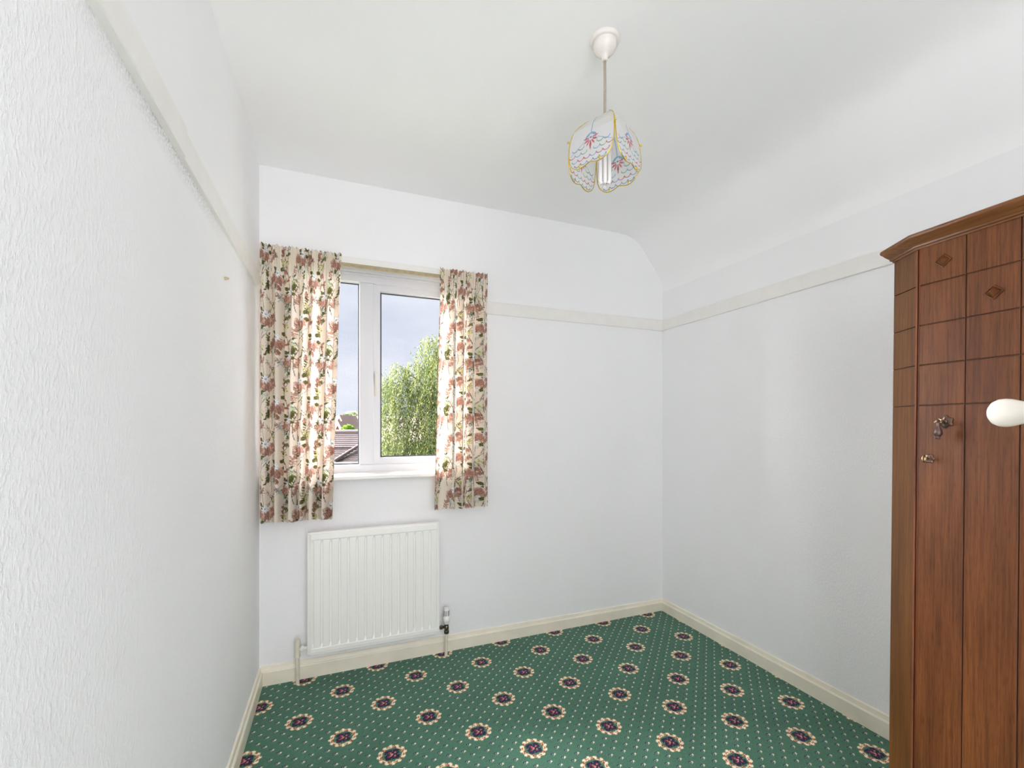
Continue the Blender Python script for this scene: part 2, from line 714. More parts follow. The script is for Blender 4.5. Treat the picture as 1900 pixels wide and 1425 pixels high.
def rail(name, pa, pb, inward, t, z0=RAIL0, z1=RAIL1):
    inward = Vector(inward)

    def sec(p):
        p = Vector(p)
        q = [(-.002, z0), (t - .002, z0), (t, z0 + .003), (t, z1 - .006), (t - .004, z1), (-.002, z1)]
        return [p + inward * o + Vector((0, 0, z)) for o, z in q]
    return struct(strip(name, sec(pa), sec(pb), M_rail))


rail('trim_1', (.775, YB, 0), (XR, YB, 0), (0, -1, 0), .010)
rail('trim_2', (XR, YB, 0), (XR, YN, 0), (-1, 0, 0), .010)
rail('trim_3', (XL, 1.265, 0), (XL, YN, 0), (1, 0, 0), .017, RAIL0, RAIL1 + .002)
rail('trim_4', (XL, YB, 0), (XL, 1.265, 0), (1, 0, 0), .012)

# ------------------------------------------------------------------ window
win = empty('window_1', ((WX0 + WX1) / 2, YB, WZ0))
struct(win, 'white window with narrow fixed light and side-hung casement')


def wpart(name, lo, hi, mat, parent=win, bevel=.0, inv=True):
    base = Vector(win.location)
    return box(name, Vector(lo) - base, Vector(hi) - base, mat, parent, bevel)


def frame_ring(name, x0, x1, z0, z1, w, y0, y1, mat, parent, bevel_in=0.0, wt=None, wb=None):
    """mitred rectangular frame; the inner edge may slope back like glazing bead"""
    base = Vector(win.location)
    wt = w if wt is None else wt
    wb = w if wb is None else wb
    out = [(x0, z0), (x1, z0), (x1, z1), (x0, z1)]
    inn = [(x0 + w, z0 + wb), (x1 - w, z0 + wb), (x1 - w, z1 - wt), (x0 + w, z1 - wt)]
    k = bevel_in
    inn2 = [(x0 + w + k, z0 + wb + k), (x1 - w - k, z0 + wb + k), (x1 - w - k, z1 - wt - k), (x0 + w + k, z1 - wt - k)]
    v = []
    for (x, z) in out: v.append(Vector((x, y0, z)) - base)
    for (x, z) in inn: v.append(Vector((x, y0, z)) - base)
    for (x, z) in inn2: v.append(Vector((x, y1, z)) - base)
    for (x, z) in out: v.append(Vector((x, y1, z)) - base)
    f = []
    for i in range(4):
        j = (i + 1) % 4
        f += [(i, j, 4 + j, 4 + i), (4 + i, 4 + j, 8 + j, 8 + i), (8 + i, 8 + j, 12 + j, 12 + i), (12 + i, 12 + j, j, i)]
    return pyobj(name, v, f, mat, parent)


FY = 2.462
frame_ring('outer_frame', WX0, WX1, WZ0 + .015, WZ1, .046, FY, FY + .042, M_frame, win, .004, wt=.071, wb=.040)
wpart('head_bead', (WX0, FY - .022, 2.052), (WX1, FY, WZ1), M_frame, bevel=.003)
wpart('head_bead', (WX0, FY - .010, 2.040), (WX1, FY, 2.052), M_frame, bevel=.002)
wpart('mullion', (.1045, FY - .001, 1.0405), (.1765, FY + .042, 2.0065), M_frame, bevel=.003)
sash = frame_ring('casement_sash', .1765, .600, 1.0405, 2.0065, .034, FY + .014, FY + .041, M_frame, win, .004)
frame_ring('gasket', .2135, .563, 1.0775, 1.9695, .006, FY + .032, FY + .0355, M_gasket, sash)
frame_ring('gasket', WX0 + .047, .1045, 1.0425, 2.0045, .006, FY + .032, FY + .0355, M_gasket, win)
# glass: clear with a faint surface reflection
M_glass, gn, gb = new_mat('window_glass')
tp = gn.nodes.new('ShaderNodeBsdfTransparent')
tp.inputs['Color'].default_value = (.985, .99, .99, 1)
gl = gn.nodes.new('ShaderNodeBsdfGlossy')
gl.inputs['Roughness'].default_value = .01
fr = gn.nodes.new('ShaderNodeFresnel')
fr.inputs['IOR'].default_value = 1.13
mxn = gn.nodes.new('ShaderNodeMixShader')
gn.links.new(fr.outputs['Fac'], mxn.inputs['Fac'])
gn.links.new(tp.outputs['BSDF'], mxn.inputs[1])
gn.links.new(gl.outputs['BSDF'], mxn.inputs[2])
gn.links.new(mxn.outputs['Shader'], gn.nodes.get('Material Output').inputs['Surface'])
wpart('pane', (.205, FY + .036, 1.07), (.57, FY + .040, 1.978), M_glass, parent=sash)
wpart('pane', (WX0 + .04, FY + .036, 1.035), (.11, FY + .040, 2.012), M_glass)
# casement handle: backplate, neck and drop lever
hb = Vector(win.location)
hd = box('handle', Vector((.179, FY + .004, 1.475)) - hb, Vector((.195, FY + .016, 1.540)) - hb, M_frame, win, .003, 2)
bm = bmesh.new()
add_box(bm, Vector((.1815, FY - .022, 1.502)) - hb, Vector((.1925, FY + .006, 1.522)) - hb, .003, 2)
pts = [Vector((.187, FY - .020, 1.520)) - hb, Vector((.187, FY - .026, 1.50)) - hb, Vector((.187, FY - .028, 1.45)) - hb, Vector((.186, FY - .026, 1.405)) - hb]
add_tube(bm, pts, [.0065, .0075, .0065, .0055], 10)
autosmooth(bmobj('lever', bm, simple('handle_ivory', (226, 222, 212), rough=.3), hd), 40)
# window board, its nosing over the wall
bm = bmesh.new()
sec = [(2.362, .9725), (2.358, .978), (2.358, .9905), (2.363, .9945), (FY + .02, 1.006), (FY + .02, .98), (2.416, .9725)]
base = Vector(win.location)
a = [bm.verts.new(Vector((-.335, y, z)) - base) for y, z in sec]
b = [bm.verts.new(Vector((.672, y, z)) - base) for y, z in sec]
bm.faces.new(a); bm.faces.new(b)
for i in range(len(sec)):
    j = (i + 1) % len(sec)
    bm.faces.new((a[i], a[j], b[j], b[i]))
bmobj('window_sill', bm, simple('sill_gloss_white', (240, 238, 234), rough=.3), win)

# ------------------------------------------------------------------ curtain track
M_white_pl = simple('white_plastic', (238, 237, 233), rough=.35)
M_tape = simple('track_tape_beige', (186, 172, 142), rough=.7, noise=.08, nscale=60)
trk = empty('curtain_track', (.2, 2.37, 2.05))
thing(trk, 'white curtain track with beige ribbed runner strip above the window', 'curtain rail')
tb = Vector(trk.location)
box('batten', Vector((-.335, 2.372, 2.066)) - tb, Vector((.785, YB, 2.098)) - tb, M_white_pl, trk, .002)
bm = bmesh.new()
x = -.333
while x < .78:
    add_box(bm, Vector((x, 2.3595, 2.0475)) - tb, Vector((x + .0042, 2.366, 2.0635)) - tb)
    x += .0064
add_box(bm, Vector((-.335, 2.364, 2.0465)) - tb, Vector((.785, 2.3735, 2.0655)) - tb)
rb = bmobj('runner_strip', bm, M_tape, trk)

# ------------------------------------------------------------------ curtains
def floral():
    R = Raster(.33, .30, .00125, (232, 221, 207))
    stem, olive, olive2 = (84, 66, 50), (76, 78, 38), (110, 114, 64)
    rose, rose2, pale, peach = (176, 134, 120), (126, 92, 78), (216, 192, 178), (196, 160, 138)
    lime, lime2, fern, white = (198, 198, 132), (168, 170, 98), (164, 184, 176), (243, 245, 247)
    rust = (152, 108, 82)
    g = random.Random(3)

    def curve(x, y, ang, L, bend, n=14):
        pts = [(x, y)]
        for i in range(n):
            ang += bend / n
            x += math.cos(ang) * L / n
            y += math.sin(ang) * L / n
            pts.append((x, y))
        return pts, ang

    def sprig(x, y, ang, L, bend, c, kind):
        pts, _ = curve(x, y, ang, L, bend)
        R.line(pts, .0023, c)
        for i in range(2, len(pts), 2):
            t = math.atan2(pts[i][1] - pts[i - 1][1], pts[i][0] - pts[i - 1][0])
            for sgn in (-1, 1):
                if g.random() < .25:
                    continue
                a = t + sgn * g.uniform(.5, 1.1)
                l = g.uniform(.011, .02)
                if kind == 'leaf':
                    R.leaf(pts[i][0], pts[i][1], l, l * .24, a, g.choice([olive, olive2, olive]))
                elif kind == 'rust':
                    R.leaf(pts[i][0], pts[i][1], l * 1.1, l * .26, a, g.choice([rust, peach, rose]), rose2)
                elif kind == 'fern':
                    R.line([pts[i], (pts[i][0] + l * math.cos(a), pts[i][1] + l * math.sin(a))], .0022, g.choice([fern, (186, 196, 190)]))
                elif kind == 'twig':
                    R.line([pts[i], (pts[i][0] + l * math.cos(a), pts[i][1] + l * math.sin(a))], .0014, c)
        return pts

    def cluster(x, y):
        for k in range(14):
            a, r = g.uniform(0, 6.28), g.uniform(0, .016)
            R.ell(x + r * math.cos(a), y + r * math.sin(a), .0042, .0036, a, g.choice([lime, lime2, (214, 212, 160)]))
            R.ell(x + r * math.cos(a), y + r * math.sin(a), .0012, .0012, a, olive2)

    def rosebloom(x, y, s, ang):
        for k, (da, l, w_, c) in enumerate(((-1.0, .9, .30, peach), (1.05, .95, .30, pale), (-.45, 1.1, .30, rose), (.5, 1.1, .28, peach), (0, 1.2, .30, rose))):
            R.leaf(x, y, s * l, s * w_, ang + da, c, rose2, rose2 if k in (2, 4) else (200, 140, 124))
        R.ell(x, y, s * .18, s * .13, ang, pale)

    def daisy(x, y, s):
        for k in range(8):
            R.leaf(x, y, s, s * .19, k * PI / 4 + .2, white, (198, 202, 208))
        R.ell(x, y, s * .17, s * .17, 0, (150, 160, 150))

    for dx, dy in ((0, 0), (.11, .19), (.22, .085)):
        # long wandering stems first
        p, _ = curve(.02 + dx, .0 + dy, 1.2, .30, .9); R.line(p, .0026, stem)
        p, _ = curve(.10 + dx, .02 + dy, 1.9, .22, -1.2); R.line(p, .0024, stem)
        p, _ = curve(.07 + dx, .14 + dy, .4, .13, 1.6); R.line(p, .0022, (140, 112, 92))
        sprig(.03 + dx, .04 + dy, 1.3, .085, .6, stem, 'leaf')
        sprig(.10 + dx, .12 + dy, 2.2, .08, -.9, stem, 'leaf')
        sprig(.075 + dx, .20 + dy, .9, .08, .5, (150, 116, 96), 'rust')
        sprig(.015 + dx, .15 + dy, 1.8, .09, -.5, (168, 140, 124), 'twig')
        sprig(.11 + dx, .245 + dy, .3, .05, 1.2, fern, 'fern')
        sprig(.055 + dx, .035 + dy, 2.6, .055, 1.0, fern, 'fern')
        sprig(.095 + dx, .055 + dy, 1.2, .06, -1.0, (150, 116, 96), 'rust')
        cluster(.090 + dx, .165 + dy)
        cluster(.022 + dx, .255 + dy)
        for _ in range(8):
            sprig(g.random() * .125 + dx, g.random() * .30 + dy, g.uniform(0, 6.28), g.uniform(.035, .065), g.uniform(-1.4, 1.4),
                  g.choice([stem, (140, 112, 92), (168, 140, 124)]), g.choice(['leaf', 'rust', 'twig', 'fern', 'rust', 'twig']))
        rosebloom(.100 + dx, .272 + dy, .026, .4)
        rosebloom(.012 + dx, .200 + dy, .024, 2.2)
        rosebloom(.050 + dx, .098 + dy, .040, -1.2)
        rosebloom(.030 + dx, .100 + dy, .036, -2.3)
        daisy(.047 + dx, .112 + dy, .023)
        for (lx, ly, la) in ((.030, .128, 2.5), (.068, .128, .6), (.074, .105, -.1), (.028, .062, -1.9)):
            R.leaf(lx + dx, ly + dy, .026, .0085, la, olive, (70, 72, 36), (124, 126, 70))
    return R


PRINT = floral()
M_curtain = print_mat('curtain_print', rough=.75, translucent=.22, spec=.25, bump=.05, bscale=1200)


def curtain(name, xt, xb, zt, zb, Yc, Wd, nfold, seed, label, skew=0.0):
    root = empty(name, ((xb[0] + xb[1]) / 2, Yc, zb))
    thing(root, label, 'curtain', 'pair of floral curtains at the window')
    g = random.Random(seed)
    ncol, nrow = int(Wd / .0023), int((zt - zb) / .0027)
    s = np.linspace(0, 1, ncol)[None, :]
    d = np.linspace(0, zt - zb, nrow)[:, None]                       # drop from the top
    t = d / (zt - zb)
    # uneven fold spacing
    ph = 2 * PI * nfold * s + .9 * np.sin(2 * PI * (1.3 * s + g.random())) + .55 * np.sin(2 * PI * (2.7 * s + g.random())) + .35 * t * np.sin(2 * PI * (s * 1.7 + g.random()))
    am = .75 + .35 * np.sin(2 * PI * (1.9 * s + g.random()))
    npl = int(nfold * 3.4)
    ph2 = 2 * PI * npl * s + 1.3 * np.sin(2 * PI * (4.1 * s + g.random()))
    w = np.clip((d - .055) / .22, 0, 1)
    w = w * w * (3 - 2 * w)
    A = .006 + (.0235 + .006 * t) * am * w
    hw = 1 - np.clip((d - .06) / .16, 0, 1)
    flat = np.tanh(1.9 * np.sin(ph)) / math.tanh(1.9)
    y = -A * flat + -.0055 * hw * np.sin(ph2) - .002 * np.sin(2 * ph + 3 * t)
    x0 = xt[0] + (xb[0] - xt[0]) * t
    x1 = xt[1] + (xb[1] - xt[1]) * t
    pit = (x1 - x0) / nfold
    x = x0 + (x1 - x0) * s + w * pit * .17 * np.sin(2 * ph + .5) * am + skew * w * pit * .10 * np.cos(ph) + hw * .0018 * np.sin(2 * ph2)
    x = np.clip(x, x0 - .004, x1 + .006)
    z = zt - d + 0 * s + t ** 6 * (.006 * np.sin(ph) + .003 * np.sin(2.3 * ph)) + (1 - np.clip(d / .01, 0, 1)) * .004 * np.sin(ph2)
    bx, by, bz = root.location
    Pt = np.stack([x - bx, Yc + y - by, z - bz], -1)
    U = s * Wd + 0 * d
    V = -d + 0 * s
    cl = PRINT.sample(U + seed * .037, V + seed * .11)
    hem = (d > (zt - zb) - .045) & (d < (zt - zb) - .0425) & (s >= 0)
    cl = cl * np.where(hem, .88, 1.0)[..., None]
    k = int(.075 / (zt - zb) * nrow)
    fast_grid('heading', Pt[:k + 1], cl[:k + 1], M_curtain, root)
    fast_grid('drop', Pt[k:], cl[k:], M_curtain, root)
    return root


curtain('curtain', (-.334, .016), (-.334, -.022), 2.090, .796, 2.318, .74, 6.2, 3,
        'wider cream floral curtain against the left wall', -.6)
curtain('curtain', (.500, .765), (.468, .770), 2.084, .802, 2.318, .60, 4.6, 8,
        'narrower cream floral curtain on the right of the casement', .8)

# ------------------------------------------------------------------ radiator
M_rad = simple('radiator_enamel', (244, 243, 238), rough=.28)
M_pipe = simple('pipe_paint', (226, 220, 202), rough=.35, noise=.05, nscale=30)
M_chrome = simple('valve_chrome_worn', (120, 112, 98), rough=.3, metal=1.0, noise=.25, nscale=120)
M_dark = simple('slot_grey', (96, 100, 104), rough=.6)
rx0, rx1, rz0, rz1, ry = -.138, .503, .138, .733, 2.330
rad = empty('radiator', ((rx0 + rx1) / 2, 2.36, 0))
thing(rad, 'cream white fluted panel radiator fixed below the window', 'radiator')
B = Vector(rad.location)
box('back_panel', Vector((rx0, ry + .010, rz0)) - B, Vector((rx1, ry + .030, rz1)) - B, M_rad, rad, .004, 2)
frame = bmesh.new()
for lo, hi in (((rx0, ry + .003, rz0), (rx0 + .012, ry + .014, rz1)), ((rx1 - .012, ry + .003, rz0), (rx1, ry + .014, rz1)),
               ((rx0 + .004, ry + .003, rz1 - .014), (rx1 - .004, ry + .014, rz1)), ((rx0 + .004, ry + .003, rz0), (rx1 - .004, ry + .014, rz0 + .014))):
    add_box(frame, Vector(lo) - B, Vector(hi) - B, .003, 2)
bmobj('seam_edge', frame, M_rad, rad)
# fluted face: raised water channels between the two header bands
fx0, fx1, fz0, fz1 = rx0 + .022, rx1 - .012, .178, .690
npit = 15
pitch = (fx1 - fx0) / npit
rowx = []
for k in range(npit):
    a = fx0 + k * pitch
    rowx += [(a, .0075), (a + .0045, .0075), (a + .0085, 0.0), (a + pitch - .0085 + .0035, 0.0), (a + pitch - .0012, .0075)]
rowx.append((fx1, .0075))
zs_ = [(fz0 - .004, 0.0), (fz0 + .012, 1.0), (fz1 - .012, 1.0), (fz1 + .004, 0.0)]
v, f = [], []
for z, kk in zs_:
    for x, dy in rowx:
        v.append(Vector((x, ry + dy * kk, z)) - B)
m = len(rowx)
for r in range(3):
    for i in range(m - 1):
        f.append((r * m + i, r * m + i + 1, (r + 1) * m + i + 1, (r + 1) * m + i))
pyobj('fluted_panel', v, f, M_rad, rad)
for z0, z1 in ((fz1 + .0035, rz1 - .008), (rz0 + .012, fz0 - .0035)):
    bm = bmesh.new()
    add_box(bm, Vector((fx0 - .008, ry - .0015, z0)) - B, Vector((fx1 + .004, ry + .016, z1)) - B, .0035, 2)
    bmobj('header_band', bm, M_rad, rad)
for z0, z1 in ((rz0 + .06, rz0 + .10), (rz1 - .10, rz1 - .06)):
    for x in (rx0 + .1, rx1 - .1):
        box('wall_bracket', Vector((x - .015, ry + .028, z0)) - B, Vector((x + .015, YB - .0005, z1)) - B, M_rad, rad)
# lockshield valve with its pipe
lvx = -.182
tube('pipe', [Vector((lvx, 2.362, -.008)) - B, Vector((lvx, 2.362, .135)) - B], .0085, M_pipe, rad, 14)
lv = lathe('lockshield_valve', [(.010, .128), (.0125, .130), (.0125, .142), (.011, .145), (.011, .170), (.013, .172), (.0135, .190), (.012, .212), (.0105, .216), (0, .216)],
           M_pipe, rad, Vector((lvx, 2.362, 0)) - B, segs=20)
lathe('valve_tail', [(.0075, 0), (.0075, .014), (.0125, .015), (.0125, .026), (.008, .027), (.008, .05)], M_white_pl, lv, Vector((lvx, 2.362, .168)) - B, 'X', 6)
# thermostatic valve with its pipe
tvx = .548
tube('pipe', [Vector((tvx - .003, 2.362, -.008)) - B, Vector((tvx, 2.362, .125)) - B], .0085, M_pipe, rad, 14)
tv = lathe('valve_body', [(.009, .118), (.0135, .121), (.0145, .134), (.011, .138), (.0125, .142), (.0125, .160), (.010, .164), (.0115, .168), (.0115, .180)],
           M_chrome, rad, Vector((tvx, 2.362, 0)) - B, segs=18)
lathe('valve_tail', [(.0078, -.046), (.0078, -.036), (.0125, -.035), (.0125, -.024), (.008, -.023), (.008, 0)], M_chrome, tv, Vector((tvx, 2.362, .156)) - B, 'X', 6)
th_ = lathe('thermostat_head', [(.0125, .172), (.0125, .180), (.017, .183), (.0195, .190), (.0195, .208), (.0175, .212), (.0162, .214), (.0162, .252), (.014, .258), (0, .259)],
            M_white_pl, rad, Vector((tvx, 2.362, 0)) - B, segs=32)
for k in range(9):
    a = 2 * PI * k / 9 + .15
    c = Vector((tvx + .0163 * math.cos(a), 2.362 + .0163 * math.sin(a), .232)) - B
    bm = bmesh.new()
    add_box(bm, (-.0006, -.0022, -.014), (.0006, .0022, .014))
    bmesh.ops.transform(bm, matrix=Matrix.Translation(c) @ Matrix.Rotation(a, 4, 'Z'), verts=bm.verts)
    bmobj('slot', bm, M_dark, th_)

# ------------------------------------------------------------------ pendant lamp
M_rose = simple('rose_plastic', (232, 226, 220), rough=.22)
M_cord = simple('cord_taupe', (168, 154, 138), rough=.6, noise=.08, nscale=300)
M_gold = simple('gold_edge', (226, 196, 92), rough=.22, metal=1.0)
M_bulb = simple('bulb_glass_white', (240, 238, 236), rough=.15)
LX, LY = .805, 1.222
lamp = empty('pendant_lamp', (LX, LY, ZC))
thing(lamp, 'ceiling pendant lamp with four painted frosted glass petals edged in gold', 'pendant lamp')
lathe('ceiling_rose', [(.0, .001), (.047, .001), (.0475, -.006), (.0455, -.0105), (.0430, -.0125), (.0385, -.0130), (.0380, -.0175), (.0385, -.0205), (.0360, -.0290), (.0315, -.0370), (.0250, -.0440), (.0180, -.0490), (.0125, -.0530), (.0105, -.0590), (.0085, -.0680), (.0055, -.0690), (0, -.069)],
      M_rose, lamp, segs=48)
tube('cord', [(0, 0, -.066), (.0005, 0, -.15), (0, 0, -.268)], .0042, M_cord, lamp, 12)
lathe('lamp_hub', [(0, -.258), (.016, -.258), (.030, -.262), (.032, -.266), (.030, -.270), (.017, -.272), (.0175, -.330), (.0, -.330)], M_gold, lamp, segs=28)
lathe('lampholder', [(.0145, -.272), (.0195, -.275), (.0195, -.318), (.0225, -.322), (.0225, -.352), (0, -.353)], M_white_pl, lamp, segs=28)
bulb = lathe('bulb', [(0, -.352), (.021, -.352), (.024, -.358), (.024, -.372), (.019, -.376), (0, -.376)], M_bulb, lamp, segs=28)
for k in range(6):
    a = 2 * PI * k / 6
    r = .0165
    tube('glass_tube', [(r * math.cos(a), r * math.sin(a), -.372), (r * math.cos(a), r * math.sin(a), -.462), (r * .75 * math.cos(a), r * .75 * math.sin(a), -.470)],
         .0062, M_bulb, bulb, 10)

PETAL_H = .182
HALF = [(0, .014), (.02, .030), (.06, .044), (.12, .056), (.2, .0665), (.3, .0745), (.42, .0790), (.55, .0805), (.68, .0805), (.78, .0785), (.86, .0735), (.92, .0660), (.965, .0560), (.992, .0450), (1.0, .0360)]
hv = np.array([q[0] for q in HALF]); hu = np.array([q[1] for q in HALF])
RADV = np.array([0, .06, .14, .25, .4, .6, .8, 1.0]); RADR = np.array([.026, .046, .060, .074, .082, .087, .090, .093])


def petal_bottom(u):
    """v of the wavy lower edge: two lobes with a shallow rise between them"""
    return 1.0 - .040 * np.exp(-(np.abs(u) / .016) ** 2)


def petal_pt(u, v):
    r = np.interp(v, RADV, RADR)
    return np.stack([r + .10 * 0 - u * u * .35, u, -.262 - v * PETAL_H + 0 * u], -1)


def petal_print():
    R = Raster(.18, .20, .0006, (234, 235, 236), wrap=False)
    ox = .09

    def C(u, v): return (ox + u, v * PETAL_H)
    blue, navy_, red, green_ = (120, 165, 205), (95, 130, 185), (190, 70, 85), (120, 165, 135)
    # clearer, cooler lower field
    R.line([C(0, .0), C(.001, .46)], .0032, blue)
    for sg in (-1, 1):
        pts = [C(sg * u, .50 + .17 * (abs(u) / .06) ** 1.1) for u in np.linspace(.006, .074, 14)]
        R.line(pts, .0017, (140, 165, 205))
        R.leaf(*C(sg * .001, .43), .025, .0036, PI / 2 - sg * .95, blue)
    R.ell(*C(0, .52), .0038, .0030, 0, (120, 110, 150))
    for k in range(7):
        a = PI / 2 + (k - 3) * .56
        L = (.030 if k == 3 else .019)
        cx, cy = C(.006 * math.cos(a), .53 + .006 * math.sin(a) / PETAL_H)
        R.leaf(cx, cy, L * 1.15, .0030, a, red if k % 2 else (205, 95, 105))
    rows_ = ((.655, .5, (blue, green_, blue)), (.755, .0, (green_, red, blue)), (.855, .5, (red, red, blue)), (.945, .0, (blue, navy_, blue)))
    for rr, (v0, off, cols) in enumerate(rows_):
        for i in range(-3, 4):
            u0 = (i + off) * .0225
            vc = v0 - .035
            half = .0110
            if abs(u0) > .068 or (abs(u0) < .016 and v0 < .80):
                continue
            pts = [C(u0 + half * math.cos(t), vc + (half * .75 * math.sin(t)) / PETAL_H) for t in np.linspace(0, PI, 9)]
            R.line(pts, .0026, cols[(i + rr) % 3])
    return R


PP = petal_print()
M_petal = print_mat('petal_glass_painted', rough=.35, translucent=.45, transparent=.16, spec=.4)
Uc, Vc = np.meshgrid(np.linspace(-1, 1, 111), np.linspace(0, 1, 161))
Vv = Vc * petal_bottom(Uc * np.interp(Vc, hv, hu))
Uu = Uc * np.interp(np.minimum(Vv / petal_bottom(0 * Uc + .05), 1), hv, hu)
Vv = np.where(Vc > .9, Vc * (1 - (1 - petal_bottom(Uu)) * (Vc - .9) / .1), Vc)
Ppt = petal_pt(Uu, Vv)
pcol = PP.sample(.09 + Uu, Vv * PETAL_H)
petal_proto = None
A0 = math.radians(-153.4)
edge_pts = []
for v_, u_ in HALF[1:]:
    edge_pts.append((u_, v_))
for u_ in np.linspace(.032, -.032, 15):
    edge_pts.append((u_, float(petal_bottom(np.array(u_)))))
for v_, u_ in HALF[::-1][:-1]:
    edge_pts.append((-u_, v_))
edge3 = [tuple(petal_pt(np.array(u), np.array(v))) for u, v in edge_pts]
nug = []
for sg in (-1, 1):
    q = petal_pt(np.array(sg * .036), np.array(.955))
    nug.append(Vector(q) + Vector((.0015, 0, 0)))
for k in range(4):
    if petal_proto is None:
        po = fast_grid('glass_petal', Ppt, pcol, M_petal, lamp)
        bm = bmesh.new()
        add_tube(bm, edge3, .0017, 8)
        eo = autosmooth(bmobj('gold_edging', bm, M_gold, po), 60)
        studs = []
        for q in nug:
            bm = bmesh.new()
            bmesh.ops.create_uvsphere(bm, u_segments=12, v_segments=8, radius=.0048)
            bmesh.ops.transform(bm, matrix=Matrix.Translation(q) @ Matrix.Diagonal((.55, .8, 1.15, 1)), verts=bm.verts)
            studs.append(bmobj('gold_stud', bm, M_gold, po, True))
        cq = Vector(petal_pt(np.array(.0785), np.array(.42)))
        bm = bmesh.new()
        add_tube(bm, [cq + Vector((-.004, -.002, 0)), cq + Vector((.004, .006, 0))], .0016, 8)
        bmesh.ops.create_uvsphere(bm, u_segments=12, v_segments=8, radius=.0036, matrix=Matrix.Translation(cq + Vector((.004, .006, 0))))
        studs.append(bmobj('gold_clip', bm, M_gold, po, True))
        petal_proto = (po, eo, studs)
        po.rotation_euler.z = A0
    else:
        po, eo, studs = petal_proto
        p2 = po.copy(); COL.objects.link(p2); p2.parent = lamp
        p2.rotation_euler.z = A0 + k * PI / 2
        for ch in [eo] + studs:
            c2 = ch.copy(); COL.objects.link(c2); c2.parent = p2

# ------------------------------------------------------------------ wardrobe
def wood(name, c1, c2, grain=1.0, rough=.46, axis='Z'):
    m, n, b = new_mat(name)
    t = n.nodes.new('ShaderNodeTexCoord')
    def noise(scale, detail, dist=0.0):
        q = n.nodes.new('ShaderNodeMapping')
        q.inputs['Scale'].default_value = scale
        n.links.new(t.outputs['Object'], q.inputs['Vector'])
        z = n.nodes.new('ShaderNodeTexNoise')
        z.inputs['Scale'].default_value = 1
        z.inputs['Detail'].default_value = detail
        z.inputs['Distortion'].default_value = dist
        n.links.new(q.outputs['Vector'], z.inputs['Vector'])
        return z.outputs['Fac']
    L = {'Z': lambda a, c: (a, a, c), 'X': lambda a, c: (c, a, a)}[axis]
    broad = noise(L(14, 1.3), 4, .6)
    fine = noise(L(190, 5), 3)
    pore = noise(L(620, 26), 2)
    r1 = n.nodes.new('ShaderNodeValToRGB')
    r1.color_ramp.elements[0].color = rgba(c1)
    r1.color_ramp.elements[1].color = rgba(c2)
    r1.color_ramp.elements[0].position = .3
    r1.color_ramp.elements[1].position = .72
    n.links.new(broad, r1.inputs['Fac'])
    r2 = n.nodes.new('ShaderNodeValToRGB')
    r2.color_ramp.elements[0].color = (.50, .46, .43, 1)
    r2.color_ramp.elements[1].color = (1.12, 1.1, 1.08, 1)
    r2.color_ramp.elements[0].position = .32
    r2.color_ramp.elements[1].position = .6
    n.links.new(fine, r2.inputs['Fac'])
    r3 = n.nodes.new('ShaderNodeValToRGB')
    r3.color_ramp.elements[0].color = (.60, .56, .54, 1)
    r3.color_ramp.elements[1].color = (1, 1, 1, 1)
    r3.color_ramp.elements[0].position = .36
    r3.color_ramp.elements[1].position = .47
    n.links.new(pore, r3.inputs['Fac'])
    def mul(a_, b_, fac):
        x = n.nodes.new('ShaderNodeMix')
        x.data_type = 'RGBA'
        x.blend_type = 'MULTIPLY'
        x.inputs['Factor'].default_value = fac
        n.links.new(a_, x.inputs['A'])
        n.links.new(b_, x.inputs['B'])
        return x.outputs['Result']
    col = mul(mul(r1.outputs['Color'], r2.outputs['Color'], .7 * grain), r3.outputs['Color'], .7 * grain)
    n.links.new(col, b.inputs['Base Color'])
    b.inputs['Roughness'].default_value = rough
    b.inputs['Specular IOR Level'].default_value = .28
    bp = n.nodes.new('ShaderNodeBump')
    bp.inputs['Strength'].default_value = .12
    bp.inputs['Distance'].default_value = .001
    n.links.new(pore, bp.inputs['Height'])
    n.links.new(bp.outputs['Normal'], b.inputs['Normal'])
    return m


M_door = wood('oak_veneer_dark', (84, 46, 21), (116, 69, 33))
M_stile = wood('oak_veneer_golden', (84, 50, 17), (116, 74, 30), .85)
M_corn = wood('oak_cornice', (96, 58, 32), (140, 96, 54), 1.0, .35, 'X')
M_groove = simple('groove_dark', (58, 36, 24), rough=.6, noise=.1)
M_brass = simple('antique_brass', (112, 92, 78), rough=.32, metal=.9, noise=.3, nscale=150)
M_brass_l = simple('brass_polished', (176, 150, 110), rough=.22, metal=1.0)
lean = math.radians(.9)
W0 = Vector((1.491, .724, 0)) + Vector((.998, -.068, 0)) * (-1.25 * math.sin(lean))
ward = empty('wardrobe', (W0.x, W0.y, .008), (0, 0, 0))
ward.rotation_euler = (Matrix.Rotation(math.radians(-93.9), 4, 'Z') @ Matrix.Rotation(-lean, 4, 'X')).to_euler()
thing(ward, 'dark oak wardrobe with grooved square panels and canted corner by the right wall', 'wardrobe')
DW, CX, CY, DEP, ZT = .402, -.089, .043, .455, 1.742
plan = [(-.005, .006), (CX, CY), (CX, DEP), (DW - CX, DEP), (DW - CX, CY), (DW + .005, .006)]
bm = bmesh.new()
lo_ = [bm.verts.new((x, y + .004, .0)) for x, y in plan]
hi_ = [bm.verts.new((x, y + .004, ZT)) for x, y in plan]
bm.faces.new(lo_); bm.faces.new(hi_)
for i in range(6):
    j = (i + 1) % 6
    bm.faces.new((lo_[i], lo_[j], hi_[j], hi_[i]))
bmobj('carcass', bm, M_groove, ward)
rows = [(.085, 1.2965), (1.2965, 1.407), (1.407, 1.5165), (1.5165, 1.627), (1.627, 1.734)]


